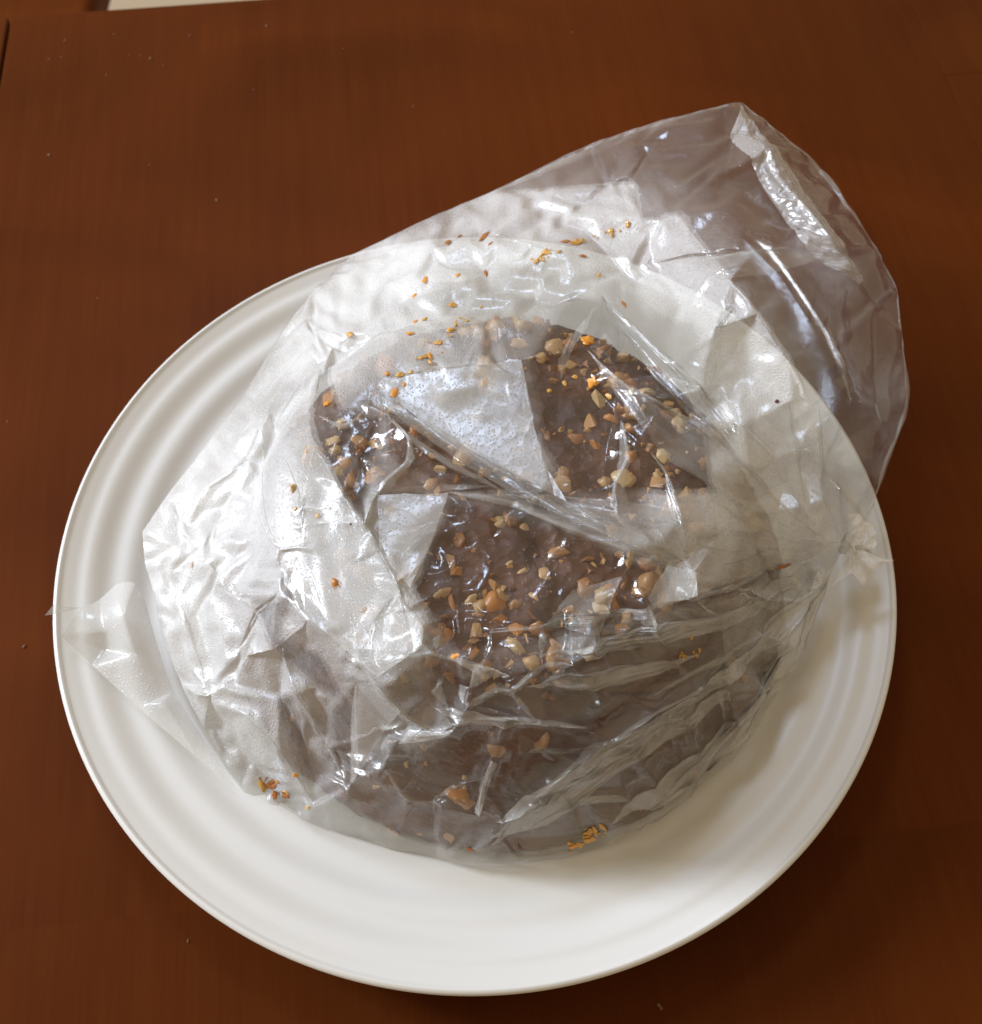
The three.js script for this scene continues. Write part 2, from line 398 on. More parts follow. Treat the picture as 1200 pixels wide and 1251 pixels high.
ridge([-48.2,49,60.3],[-42.3,37.7,69.4],[-37.7,33.3,77.5],[-35.2,32.1,83.7]);
crease([-55.6,40.2,58.2],[-49,32.5,67.7],[-45.6,26.8,76.7]);
ridge([-30.8,60.7,62.5],[-33.2,44.7,69.5],[-33.8,34.9,81.9]);
crease([-37,35.8,73.6]);
crease([-25.8,47.1,73.8],[-21.6,51.8,69.7]);
crease([-19.6,53.7,76.7],[-12.1,59.8,77]);
ridge([-24.1,43.2,80.6],[-17.8,34.4,86],[-8.7,34.6,88.4]);
crease([-13.1,40.5,79.8],[-11.2,31.2,85.2]);
ridge([4.9,54.2,81.9],[2.6,43.9,86.5],[1.4,34.8,90.7]);
crease([-4.1,40.3,82.1],[9.3,38.4,83.9]);
ridge([-66.7,49.6,-25.8],[-63.2,53.6,-7.5],[-58.5,58.5,12.4],[-53.6,63.2,23.5]);
crease([-59.8,54,-14.6],[-55.9,58.4,4.1],[-53.2,59.9,15.9]);
ridge([-55.3,60.9,-10.1],[-49.2,66.8,6.3],[-47.1,68.3,18],[-46,67.6,24.8]);
ridge([-47.6,60.6,-38.5],[-45.8,55.9,-53.1],[-38.9,56.8,-58.3]);
crease([-51.5,61.8,-25.2],[-46.1,63.2,-32.8]);
crease([-43.1,58.8,-37.2],[-40.5,63.2,-24.8]);
ridge([-30.5,73,-18.3],[-37.1,71.8,-12.9],[-45.4,66.7,-20]);
crease([-57.5,41.2,-76.4],[-52.6,53.6,-50.9]);
crease([-23.9,58.7,-72.1],[-10.2,64.8,-73.2],[4.4,66.4,-73.1],[18.8,68.4,-71.2],[31.6,70.3,-66.6]);
ridge([-13.6,58.2,-94.1],[3,60.5,-99.1],[19.2,67.1,-87.2],[29.6,70.2,-80.6]);
crease([-9.8,67.9,-55.7],[5.6,70.2,-53.7],[20.9,70.6,-53.2]);
crease([-20.1,65.4,-51.2],[-32.9,62,-44.3]);
ridge([-85.1,39.9,-10.1],[-74,46.1,-15.3],[-64.8,50.2,-34.1]);
crease([-89.6,36.9,0.1],[-78.3,42.4,-1.2]);
crease([-92.8,35.9,6.8],[-83.5,41.1,10.5]);
ridge([-93.4,33.7,15.6],[-86.1,33.9,32.3],[-79.5,31.6,49.7]);
crease([5.2,74.8,27],[-3.6,74.3,36.6],[5.1,74.6,47.6]);
crease([22.7,73.5,36.4],[35.7,73,41.1],[26.7,73.2,46]);
crease([44,76.1,41.5],[48.8,70.2,44.2]);
crease([16.3,73.5,28.9]);
crease([59.8,74.4,37.1],[59.9,72.9,43.2]);
crease([33.2,67.3,-99.7],[20,61.8,-111]);
crease([57.8,73.4,-73.9],[63,78.1,-53]);
crease([47.6,70.5,-73.2]);
crease([85.2,90.6,-51.5],[97.1,88.5,-47]);
crease([81,81.4,-22.6]);
crease([82.7,52.4,17.9],[125.7,68.5,-53.9],[68.5,67.7,22.3],[-3.5,73.3,48.2],[8.3,72.8,-14.5],[-26,71,49.6],[28.1,70.5,-11.3],[-34.8,71.1,33.8]);
crease([-33.1,46,-94.6],[78.4,85,-98.5],[-2.2,73.1,-19.9],[35.4,65.1,68.4],[80.6,91.4,-78.1],[13.1,71,39.7],[-31,72.1,-3],[-27.7,25.3,86.5]);

const LEAN = 55 * Math.PI / 180, SY = Math.sin(LEAN), CZ = Math.cos(LEAN);
const lay = (x, y, z) => [x, z * SY - y * CZ, y * SY + z * CZ];          // the bag laid flat on a slope: two coordinates in it, one off it
const unlay = (a, b, c) => [a, c * SY - b * CZ, b * SY + c * CZ];

function delaunay(P) {
  const n = P.length, Q = P.map(([x, y], i) => [x + 1e-6 * (hash(i, 3, 9) - 0.5), y + 1e-6 * (hash(i, 8, 4) - 0.5)]);
  Q.push([-20, -10], [20, -10], [0, 20]);
  const around = (i, j, k) => {
    const [ax, ay] = Q[i], bx = Q[j][0] - ax, by = Q[j][1] - ay, cx = Q[k][0] - ax, cy = Q[k][1] - ay, d = 2 * (bx * cy - by * cx), bb = bx * bx + by * by, cc = cx * cx + cy * cy;
    const ux = (cy * bb - by * cc) / d, uy = (bx * cc - cx * bb) / d;
    return { t: [i, j, k], x: ax + ux, y: ay + uy, r: ux * ux + uy * uy };
  };
  let all = [around(n, n + 1, n + 2)];
  for (let i = 0; i < n; i++) {
    const [x, y] = Q[i], edges = new Map(), kept = [];
    for (const c of all) {
      if ((x - c.x) ** 2 + (y - c.y) ** 2 >= c.r) { kept.push(c); continue; }
      for (const [a, b] of [[c.t[0], c.t[1]], [c.t[1], c.t[2]], [c.t[2], c.t[0]]]) { const k = a < b ? a + '_' + b : b + '_' + a; edges.set(k, edges.has(k) ? null : [a, b]); }
    }
    for (const e of edges.values()) if (e) kept.push(around(e[0], e[1], i));
    all = kept;
  }
  return all.map((c) => c.t).filter((t) => Math.max(...t) < n);
}
function within(x, y, ring) {
  let c = false;
  for (let i = 0, j = ring.length - 1; i < ring.length; j = i++) { const [x1, y1] = ring[i], [x2, y2] = ring[j]; if ((y1 > y) !== (y2 > y) && x < (x2 - x1) * (y - y1) / (y2 - y1) + x1) c = !c; }
  return c;
}
// a sheet stretched over control points: every triangle bowed towards its neighbours, lifted, and where there is slack left to buckle into creases
function subdivided(P, N, tris, carry, steps, bow) {
  const pos = [], extra = [], v = new THREE.Vector3(), q = new THREE.Vector3(), s = new THREE.Vector3();
  for (const t of tris) {
    const corner = (i, j) => {
      const w = [1 - (i + j) / steps, i / steps, j / steps];
      v.set(0, 0, 0); t.forEach((k, m) => v.addScaledVector(P[k], w[m]));
      s.set(0, 0, 0);
      t.forEach((k, m) => { q.subVectors(P[k], v); s.addScaledVector(N[k], w[m] * q.dot(N[k])); });
      v.addScaledVector(s, bow);
      pos.push(v.x, v.y, v.z);
      extra.push(t.reduce((a, k, m) => a + carry[k] * w[m], 0));
    };
    for (let i = 0; i < steps; i++) for (let j = 0; j < steps - i; j++) {
      corner(i, j); corner(i + 1, j); corner(i, j + 1);
      if (i + j < steps - 1) { corner(i + 1, j); corner(i + 1, j + 1); corner(i, j + 1); }
    }
  }
  let g = new THREE.BufferGeometry();
  g.setAttribute('position', new THREE.Float32BufferAttribute(pos, 3));
  g.setAttribute('loose', new THREE.Float32BufferAttribute(extra, 1));
  g = mergeVertices(g, 2e-6);
  g.computeVertexNormals();
  return g;
}
function buckle(g, slack, rounds, finish) {                       // inextensible film with a little too much of it: it folds where it is already bent
  const p = g.attributes.position.array, n = p.length / 3, ix = g.index.array, loose = g.attributes.loose.array, home = p.slice(), seen = new Map(), pairs = [], hinges = [];
  const far = (a, b) => Math.hypot(p[3 * a] - p[3 * b], p[3 * a + 1] - p[3 * b + 1], p[3 * a + 2] - p[3 * b + 2]);
  for (let f = 0; f < ix.length; f += 3) for (let e = 0; e < 3; e++) {
    const a = ix[f + e], b = ix[f + (e + 1) % 3], c = ix[f + (e + 2) % 3], key = Math.min(a, b) * n + Math.max(a, b), k = (i, j) => 1 + slack(p[3 * i], p[3 * i + 1], p[3 * i + 2], p[3 * j] - p[3 * i], p[3 * j + 1] - p[3 * i + 1], p[3 * j + 2] - p[3 * i + 2]);
    if (seen.has(key)) hinges.push([seen.get(key), c, far(seen.get(key), c) * k(seen.get(key), c)]); else { seen.set(key, c); pairs.push([a, b, far(a, b) * k(a, b)]); }
  }
  const normal = g.attributes.normal.array;
  for (let i = 0; i < n; i++) {
    const x = p[3 * i], y = p[3 * i + 1], z = p[3 * i + 2], d = 0.0010 * (noise(x * 230, z * 230, y * 230) + 0.8 * noise(x * 120, z * 120, y * 120 + 5)) * smooth(0, 0.4, loose[i]);
    for (let c = 0; c < 3; c++) p[3 * i + c] += normal[3 * i + c] * d;
  }
  const q = new THREE.Vector3(), move = (a, b, rest, stiff) => {
    const dx = p[3 * b] - p[3 * a], dy = p[3 * b + 1] - p[3 * a + 1], dz = p[3 * b + 2] - p[3 * a + 2], d = Math.sqrt(dx * dx + dy * dy + dz * dz) || 1e-9;
    const wa = loose[a] > 0.02 ? 1 : 0.12, wb = loose[b] > 0.02 ? 1 : 0.12, s = stiff * (d - rest) / d / (wa + wb);
    p[3 * a] += wa * s * dx; p[3 * a + 1] += wa * s * dy; p[3 * a + 2] += wa * s * dz;
    p[3 * b] -= wb * s * dx; p[3 * b + 1] -= wb * s * dy; p[3 * b + 2] -= wb * s * dz;
  };
  for (let r = 0; r < rounds; r++) {
    for (const [a, b, rest] of pairs) move(a, b, rest, 0.85);
    for (const [a, b, rest] of hinges) { const bent = 1 - far(a, b) / rest; move(a, b, rest, bent < 0 ? 0.3 : 0.30 / (1 + (bent / 0.035) ** 2)); }
    for (let i = 0; i < n; i++) {
      const pull = loose[i] > 0.02 ? 0.012 : 0.25;
      for (let c = 0; c < 3; c++) p[3 * i + c] += pull * (home[3 * i + c] - p[3 * i + c]);
      q.set(p[3 * i], p[3 * i + 1], p[3 * i + 2]); finish(q); p[3 * i] = q.x; p[3 * i + 1] = q.y; p[3 * i + 2] = q.z;
    }
  }
  g.computeVertexNormals();
}
function sheet(points, rim, steps, bow, lift, slack, finish = () => {}) {
  const P = points.map((p) => new THREE.Vector3(p[0] / 1000, p[1] / 1000, p[2] / 1000)), flat = P.map((p) => lay(p.x, p.y, p.z));
  const ring = flat.slice(0, rim), tris = delaunay(flat).filter((t) => within((flat[t[0]][0] + flat[t[1]][0] + flat[t[2]][0]) / 3, (flat[t[0]][1] + flat[t[1]][1] + flat[t[2]][1]) / 3, ring));
  const N = P.map(() => new THREE.Vector3()), e1 = new THREE.Vector3(), e2 = new THREE.Vector3(), v = new THREE.Vector3();
  for (const t of tris) {
    e1.subVectors(P[t[1]], P[t[0]]); e2.subVectors(P[t[2]], P[t[0]]); e1.cross(e2);
    if (e1.y * SY + e1.z * CZ < 0) { [t[1], t[2]] = [t[2], t[1]]; e1.negate(); }
    for (const k of t) N[k].add(e1);
  }
  N.forEach((m) => m.normalize());
  let g = subdivided(P, N, tris, P.map((_, k) => k < rim ? 0 : 1), steps, bow);
  if (slack) buckle(g, slack, 90, finish);
  const attributes = () => [g.attributes.position, g.attributes.normal, g.attributes.loose];
  if (slack) {
    const [p, n, l] = attributes(), at = [], to = [], tri = [];
    for (let i = 0; i < p.count; i++) { at.push(new THREE.Vector3().fromBufferAttribute(p, i)); to.push(new THREE.Vector3().fromBufferAttribute(n, i)); }
    for (let f = 0; f < g.index.count; f += 3) tri.push([g.index.getX(f), g.index.getX(f + 1), g.index.getX(f + 2)]);
    g = subdivided(at, to, tri, Array.from(l.array), 3, 0.35);
  }
  const [p, n, l] = attributes();
  for (let i = 0; i < p.count; i++) {
    const d = lift(p.getX(i), p.getY(i), p.getZ(i)) * smooth(0, 0.6, l.getX(i));
    v.set(p.getX(i) + n.getX(i) * d, p.getY(i) + n.getY(i) * d, p.getZ(i) + n.getZ(i) * d);
    finish(v);
    p.setXYZ(i, v.x, v.y, v.z);
  }
  g.deleteAttribute('loose');
  g.computeVertexNormals();
  return addUv(g);
}
const SPAN = 0.34;
function addUv(g) {
  const p = g.attributes.position, near = [], wide = [];
  for (let i = 0; i < p.count; i++) {
    const [a, b] = lay(p.getX(i), p.getY(i), p.getZ(i));
    near.push(a / 0.06, b / 0.06); wide.push((a + 0.16) / SPAN, (b + 0.2) / SPAN);
  }
  g.setAttribute('uv', new THREE.Float32BufferAttribute(near, 2));
  g.setAttribute('uv1', new THREE.Float32BufferAttribute(wide, 2));
  return g;
}
const neck = new THREE.Vector3(...knots[33]).divideScalar(1000);
function pleated(x, y, z) {                                      // fine crinkles, and pleats that run to the gathered neck
  const [a, b] = lay(x, y, z), warp = 0.004 * noise(a * 60, b * 60, 2), left = smooth(0.02, -0.05, x), front = smooth(0.04, 0.08, z);
  const quick = cells((a + b * 0.5 + warp) / 0.0070, (b - a * 0.3) / 0.011, 0, 8)[0];
  const dx = x - neck.x, dz = z - neck.z, far = Math.hypot(dx, dz), turn = Math.atan2(dz, dx) * (9 + 6 * front) + 1.1 * noise(far * 30, 3.3);
  const pleats = Math.abs(((turn / (2 * Math.PI)) % 1 + 1) % 1 - 0.5) - 0.25;
  return (0.00015 + 0.0004 * left) * (0.3 - quick) + 0.00015 * noise(a * 300, b * 300, 6) + (0.0022 + 0.0022 * front) * pleats * smooth(0.001, 0.009, far) * (1 - smooth(0.03, 0.08 + 0.03 * front, far));
}
function slackness(x, y, z, dx, dy, dz) {                        // taut towards the neck, slack across that; loose every way on the left
  const nx = neck.x - x, ny = neck.y - y, nz = neck.z - z, along = (nx * dx + ny * dy + nz * dz) ** 2 / ((nx * nx + ny * ny + nz * nz) * (dx * dx + dy * dy + dz * dz) + 1e-12);
  const left = smooth(0.01, -0.06, x), front = smooth(0.03, 0.07, z), pocket = smooth(0.04, 0.09, x) * smooth(0, -0.05, z);
  const every = 0.014 + 0.036 * left + 0.034 * pocket, across = (0.035 + 0.075 * front) * (1 - left) * (1 - 0.6 * pocket);
  return every + across * (1 - along) - 0.01 * front * (1 - left) * along;
}
// the cake holds the film off: the least distance that a point must be pushed out by
const cakeOff = 0.0026;
function pushOut(p) {
  const x = p.x - 0.009, y = p.y - 0.0095, z = p.z - 0.004, r = Math.hypot(x, z), slope = 0.50, k = Math.hypot(1, slope), e = 0.012;
  const side = (r - (0.0935 - slope * y)) / k + e, top = y - 0.0605 + e, s = Math.min(Math.max(side, top), 0) + Math.hypot(Math.max(side, 0), Math.max(top, 0)) - e;
  if (s >= cakeOff || y < 0.004) return;
  const ws = Math.max(side, 0.0001), wt = Math.max(top, 0.0001), w = Math.hypot(ws, wt), out = (cakeOff - s) * 1.0;
  p.x += out * (ws / w) / k * x / r; p.z += out * (ws / w) / k * z / r; p.y += out * ((ws / w) * slope / k + wt / w);
}

// how misted the film is: condensation and fat smeared inside it, with droplets (in the bag's own flat coordinates)
const mist = [], wiped = [];
function fog(p, r, amount) { mist.push([...lay(p[0] / 1000, p[1] / 1000, p[2] / 1000), r / 1000, amount]); }
function contact(left, ...ring) { wiped.push([left, ring.map((p) => lay(p[0] / 1000, p[1] / 1000, p[2] / 1000))]); }      // where the film clings to the cake and is clear
fog([-83.5,40.1,1.9], 45.0, 0.66);
fog([-62.8,54.7,4.6], 30.0, 0.62);
fog([-47.9,53,-58.1], 32.0, 0.68);
fog([-28.1,49.6,-92.8], 30.0, 0.72);
fog([-32.4,71.7,35.1], 26.0, 0.5);
fog([-77,37.9,39.4], 34.0, 0.58);
fog([-62.9,38.4,57.5], 25.0, 0.46);
fog([-55.4,35.8,68.7], 22.0, 0.35);
fog([-28.5,49.3,68.8], 14.0, 0.5);
fog([-12.2,60,75.9], 9.0, 0.5);
fog([-25.1,71.3,49.5], 22.0, 0.55);
fog([-19.4,75,21.9], 9.0, 0.45);
fog([-1.8,72.9,-17.7], 22.0, 0.42);
fog([14.7,72.1,-1], 12.0, 0.4);
fog([-14.3,70.8,-37.4], 18.0, 0.5);
fog([11.4,61.4,-103.8], 30.0, 0.6);
fog([30.8,65.8,-106.9], 20.0, 0.75);
fog([48.9,72.9,-97.6], 20.0, 0.75);
fog([62.2,81.1,-77], 16.0, 0.7);
fog([71.2,88.6,-53.4], 16.0, 0.66);
fog([37.6,69.8,-80.9], 18.0, 0.4);
fog([57.4,74.1,-69.8], 16.0, 0.4);
fog([61,77,-57.2], 14.0, 0.4);
fog([78.8,92.5,-62.6], 25.0, 0.06);
fog([79.7,89.4,-34.1], 14.0, 0.66);
fog([87,86.1,-21.9], 14.0, 0.6);
fog([76.3,80.2,-20.6], 16.0, 0.34);
fog([75.6,79.2,-12.6], 28.0, 0.26);
fog([91.6,63.3,-0.4], 22.0, 0.26);
fog([72.9,69.5,6], 20.0, 0.8);
fog([69.4,67.2,20.7], 18.0, 0.8);
fog([83.9,57.4,12.7], 16.0, 0.5);
fog([81.9,48.8,24.4], 14.0, 0.5);
fog([68,76.5,-3.3], 8.0, 0.5);
fog([49.7,76.5,23.2], 14.0, 0.3);
fog([57.7,73,38.8], 10.0, 0.5);
fog([75.2,58.7,24.1], 16.0, 0.3);
fog([103.5,47.7,10.2], 14.0, 0.3);
fog([4.9,56,80.2], 30.0, 0.03);
fog([-17.7,37.5,83.5], 24.0, 0.04);
fog([26.7,53.5,75.1], 30.0, 0.05);
fog([44.9,44.5,79.1], 26.0, 0.08);
fog([64.5,43.6,62.6], 22.0, 0.11);
fog([84.4,38.4,40.6], 22.0, 0.3);
fog([28.1,18.3,92.4], 20.0, 0.18);
fog([-4.6,19.3,95.9], 14.0, 0.15);
fog([-41.7,27.8,80.5], 24.0, 0.16);
fog([26.2,73.9,57.9], 12.0, 0.24);
fog([48.1,72,50.3], 15.0, 0.25);
fog([100.1,36.5,18.3], 12.0, 0.35);
fog([16,69.6,-60.7], 16.0, 0.22);
fog([5.6,71,-49.8], 18.0, 0.22);
fog([119.4,69.9,-34], 25.0, 0.12);
fog([66.6,75.7,-119.2], 30.0, 0.14);
fog([97,84.9,-94.1], 25.0, 0.14);
fog([34.2,64.5,-119.8], 20.0, 0.1);
contact(0.42, [5.9,53,-126.1], [33.9,65.8,-114.9], [53.7,73.5,-109.3], [54.7,76,-89.1], [64.8,84.6,-83.2], [75.4,92.9,-47.9], [88.8,89.7,-24.3], [96.7,79.1,-12.6], [118.2,44.3,-6], [126.9,38,-8.3], [138.2,50,-36], [139,60,-75], [118.6,67.6,-121.7], [94.9,69.9,-151.3]);
contact(0.45, [-62,51.7,37.4], [-52.4,63,37.7], [-47.2,64.7,29.5], [-48.1,65.2,39.3], [-53.3,53.6,45.1], [-40.5,59.4,53.7], [-35.8,51.3,62.4], [-44.8,49.9,58.3], [-54.5,50.6,50], [-58.1,53.3,43.7]);
contact(0.4, [-35.3,51.9,62.7], [-31.4,58.3,63.2], [-33.9,35.5,80.5], [-38.8,37.2,71.7], [-39.4,44.5,64.7]);
contact(0.06, [-24.8,72.6,-18], [-13.5,73.8,-8.5], [14.5,72.2,7.8], [25.8,73.5,14.5], [40.5,78,26.5], [31.8,77.4,23.6], [9.8,75.8,15.3], [-8.3,77.1,10.1], [-22.3,76.5,1.6]);
contact(0.06, [17.7,75.4,-33.6], [31.4,71.1,-62.6], [41.1,73.8,-55.3], [64.9,74.6,-16], [68.3,68.3,8], [41.5,76.4,12.7], [28.2,73,10.6], [21.3,72.4,-3.5]);
contact(0.06, [-5.5,76.6,15.6], [27.3,76.8,27.5], [54,72.5,36.1], [48.8,70.3,45.2], [26.5,72.7,53.2], [5.1,76,58.6], [-3.3,75.8,60.8], [-11.6,74.9,47.7], [-15.4,75.2,41.4]);
contact(0.2, [-49.3,60.1,-36.4], [-45.9,57.8,-46], [-39,64.7,-23.7], [-25.4,74.4,-13.9], [-28.4,73.8,-0.2], [-30.5,76,21.8], [-41.2,72.6,1.7], [-46.9,66.4,-16.6]);
contact(0.2, [-11.7,75.9,60.7], [-3.4,71,65.5], [13.3,75.9,64.3], [34.8,71.9,57.1], [34.7,71.7,60.5], [13.3,74.1,67.9], [-1.3,71.9,69.2], [-9.7,71,65.5]);
contact(0.45, [-55.6,40.2,58.2], [-51.2,44.6,59.8], [-45.6,26.8,76.7], [-48.7,26.7,76.6]);
contact(0.4, [-4.1,40.3,82.1], [9.3,42,82.7], [4.8,37.4,90.3], [-6.6,30.6,90.7]);
contact(0.2, [26.1,63.4,74], [37.1,62.4,70.4], [34.9,60.9,73.2], [24.2,59.1,75.4]);
contact(0.2, [66.9,60.5,34], [88.6,42.7,20], [92.5,47,19.5], [89.4,38.4,20.5], [48.7,70.4,46], [39.8,69.6,49.2], [48.8,70.3,44.7]);
contact(0.5, [13.7,47.7,79.9], [39.3,63.5,67.4], [59.1,55.1,52.6], [39.3,60.8,71], [18,47.2,84.3]);
contact(0.5, [-3.7,57.4,76.2], [24.5,53.6,75.1], [13.7,44.1,83.3], [-4.1,42.7,80.5]);
const misted = texture(1024, (u, v) => {
  const a = u * SPAN - 0.16, b = v * SPAN - 0.2, aw = a + 0.004 * fbm(a * 90, b * 90, 1), bw = b + 0.004 * fbm(a * 90, b * 90, 5);
  let sum = 0.04, weight = 0.3, wipe = 1;
  for (const [x, y, , r, k] of mist) { const d = ((aw - x) ** 2 + (bw - y) ** 2) / (r * r), w = Math.exp(-2.2 * d); sum += w * k; weight += w; }
  const ax = a + 0.0006 * fbm(a * 260, b * 260, 3), bx = b + 0.0006 * fbm(a * 260, b * 260, 7);
  for (const [left, ring] of wiped) {
    let hits = 0;
    for (const [da, db] of [[-0.0009, -0.0004], [0.0004, -0.0009], [0.0009, 0.0004], [-0.0004, 0.0009]]) hits += within(ax + da, bx + db, ring) ? 0.25 : 0;
    wipe = Math.min(wipe, 1 + (left - 1) * hits);
  }
  let h = (sum - 0.04) / Math.max(weight, 1) + 0.05;
  h *= wipe;
  const patch = fbm(a * 120, b * 120, 9), fine = noise(a * 1300, b * 1300, 4), [f1, , id] = cells(a * 1300, b * 1300, 0, 21);
  h *= 1 + 0.15 * patch + 0.08 * fine;
  if (id > 0.75 && f1 < 0.1) h *= 0.85;
  h = clamp(h, 0.01, 0.9);
  return [1 - h, clamp(0.15 + 0.32 * h + 0.04 * fine, 0, 1), 0];
});
misted.channel = 1;
misted.wrapS = misted.wrapT = THREE.ClampToEdgeWrapping;
const wrinkles = texture(1024, (u, v) => {
  const [f1, f2] = cells(u * 9, v * 6, 0, 2), a = cells(u * 8 + 0.3 * noise(u * 6, v * 6, 1), v * 8, 8, 51)[0], b = cells(u * 21, v * 21, 21, 63)[0], [c, , id] = cells(u * 70, v * 70, 70, 77);
  const drop = id > 0.5 ? smooth(0.10, 0.01, c) : 0, g = 0.35 + 0.15 * a - 0.09 * b + 0.12 * drop;
  return [g, g, g];
});
const plastic = { color: lin(0.93, 0.93, 0.92), transmission: 1, thickness: 0, ior: 1.62, side: THREE.DoubleSide };
const film = new THREE.MeshPhysicalMaterial({ ...plastic, transmissionMap: misted, roughness: 1, roughnessMap: misted, bumpMap: wrinkles, bumpScale: 0.0009 });
const thinFilm = new THREE.MeshPhysicalMaterial({ ...plastic, transmission: 0.985, roughness: 0.15, bumpMap: wrinkles, bumpScale: 0.0003 });
const pleatFilm = new THREE.MeshPhysicalMaterial({ ...plastic, transmission: 0.87, roughness: 0.20, bumpMap: wrinkles, bumpScale: 0.0007 });
const bandFilm = new THREE.MeshPhysicalMaterial({ ...plastic, transmission: 0.74, roughness: 0.22, bumpMap: wrinkles, bumpScale: 0.0007 });
const flakeFilm = new THREE.MeshPhysicalMaterial({ ...plastic, transmission: 0.80, roughness: 0.22, bumpMap: wrinkles, bumpScale: 0.0006 });
const ridgeFilm = new THREE.MeshPhysicalMaterial({ ...plastic, transmission: 0.80, roughness: 0.2 });
const frillFilm = new THREE.MeshPhysicalMaterial({ ...plastic, transmission: 0.35, roughness: 0.3, bumpMap: wrinkles, bumpScale: 0.0008 });
const flapFilm = new THREE.MeshPhysicalMaterial({ ...plastic, transmission: 0.66, roughness: 0.22, bumpMap: wrinkles, bumpScale: 0.0007 });

const upper = sheet(knots, outlineCount, 4, 0.45, pleated, slackness, pushOut);
part('film', upper, film, bag);

// the film that lies under the cake and behind the air pocket
const under = [];
for (let k = 0; k < outlineCount; k++) under.push(knots[k]);
for (const [s, drop] of [[0.04, 0.9], [0.2, 1], [0.5, 1]]) for (let k = 0; k < outlineCount; k += s > 0.5 ? 3 : 2) {
  const [x, y, z] = knots[k], px = x + (12 - x) * s, pz = z + (4 - z) * s, floorY = plateY(Math.hypot(px, pz) / 1000) * 1000 + 0.8;
  under.push([px, Math.max(floorY, y + (floorY - y) * drop), pz]);
}
part('underside', sheet(under, outlineCount, 5, 0.6, (x, y, z) => 0.0003 * (cells(x / 0.014, z / 0.018, 0, 13)[0] - 0.3)), thinFilm, bag);

// where the film lies: height off the slope at (a, b)
const grid = new Map(), PITCH = 0.0025;
for (let i = 0, p = upper.attributes.position; i < p.count; i++) {
  const q = lay(p.getX(i), p.getY(i), p.getZ(i)), k = Math.floor(q[0] / PITCH) + '_' + Math.floor(q[1] / PITCH);
  if (!grid.has(k)) grid.set(k, []);
  grid.get(k).push(q);
}
function filmAt(a, b) {
  let sum = 0, weight = 0;
  for (let r = 1; r <= 3 && !weight; r++) for (let i = -r; i <= r; i++) for (let j = -r; j <= r; j++)
    for (const q of grid.get((Math.floor(a / PITCH) + i) + '_' + (Math.floor(b / PITCH) + j)) ?? []) { const w = 1 / ((q[0] - a) ** 2 + (q[1] - b) ** 2 + 1e-8) ** 2; sum += w * q[2]; weight += w; }
  return weight ? sum / weight : 0.05;
}
function filmNormal(a, b) {
  const e = 0.0025, c = (da, db) => new THREE.Vector3(...unlay(a + da, b + db, filmAt(a + da, b + db)));
  const n = c(e, 0).sub(c(-e, 0)).cross(c(0, e).sub(c(0, -e)));
  return n.normalize().multiplyScalar(n.y * SY + n.z * CZ < 0 ? -1 : 1);
}

// pleats: places where the film is folded over itself
let pleatCount = 0;
function pleat(...ring) { fold(ring, false, pleatFilm); }
function band(...ring) { fold(ring, false, bandFilm); }          // several layers pressed together
function flake(...ring) { fold(ring, true, flakeFilm); }                  // a stiff one that stands off the film beneath
function fold(corners, stiff, material) {
  const ring = [];
  corners.forEach((p, i) => {
    const q = corners[(i + 1) % corners.length], n = Math.max(1, Math.round(Math.hypot(q[0] - p[0], q[1] - p[1], q[2] - p[2]) / 2.5));
    for (let k = 0; k < n; k++) { const f = k / n, j = k ? 0.45 : 0; ring.push([p[0] + (q[0] - p[0]) * f + j * noise(i * 3.1 + f * 2.3, p[0], 1), p[1] + (q[1] - p[1]) * f, p[2] + (q[2] - p[2]) * f + j * noise(i * 3.1 + f * 2.3, p[2], 5)]); }
  });
  const flat = ring.map((p) => lay(p[0] / 1000, p[1] / 1000, p[2] / 1000)), contour = flat.map((q) => new THREE.Vector2(q[0], q[1])), pos = [], steps = 6, k0 = ++pleatCount;
  for (const t of THREE.ShapeUtils.triangulateShape(contour, [])) {
    const corner = (i, j) => {
      const w = [1 - (i + j) / steps, i / steps, j / steps];
      let a = 0, b = 0, c = 0;
      t.forEach((k, m) => { a += w[m] * flat[k][0]; b += w[m] * flat[k][1]; c += w[m] * flat[k][2]; });
      const own = filmAt(a, b), wave = noise(a * 160, b * 160, k0);
      pos.push(...unlay(a, b, stiff ? Math.max(own + 0.0004, c + 0.001) + 0.00022 * wave + 0.0003 * cells(a / 0.006, b / 0.009, 0, k0)[0] : own + 0.0009 + 0.0005 * wave));
    };
    for (let i = 0; i < steps; i++) for (let j = 0; j < steps - i; j++) {
      corner(i, j); corner(i + 1, j); corner(i, j + 1);
      if (i + j < steps - 1) { corner(i + 1, j); corner(i + 1, j + 1); corner(i, j + 1); }
    }
  }
  let g = new THREE.BufferGeometry();
  g.setAttribute('position', new THREE.Float32BufferAttribute(pos, 3));
  g = mergeVertices(g, 1e-6);
  g.computeVertexNormals();
  part('pleat', addUv(g), material, bag);
}
band([-4.3,76.3,62.3],[6.1,75.7,64.6],[10,76.1,66.8],[-1.2,73.3,69.1],[-2.1,70.7,72.5],[-3.4,68.6,69.1],[-3,71.4,67.1],[5,70.9,65.1]);
band([4.9,55.7,81.9],[6.6,52.6,81.8],[3.9,43.6,87.1],[1.6,35.7,91.2],[0.3,36.2,90.4],[2.7,46.7,85.8]);
band([-9.8,66,71.4],[0.8,67.3,72.6],[7.5,67.8,75.4],[-3.5,64.5,74.7]);
band([5.9,34.6,92.9],[17.9,46.5,86.9],[37.1,57.3,77.1],[60.8,52.7,61.9],[75.2,45.1,50.5],[76.3,42.6,53],[61.2,48.1,65.1],[40.6,43.8,77.5],[20.3,39.6,88.8]);
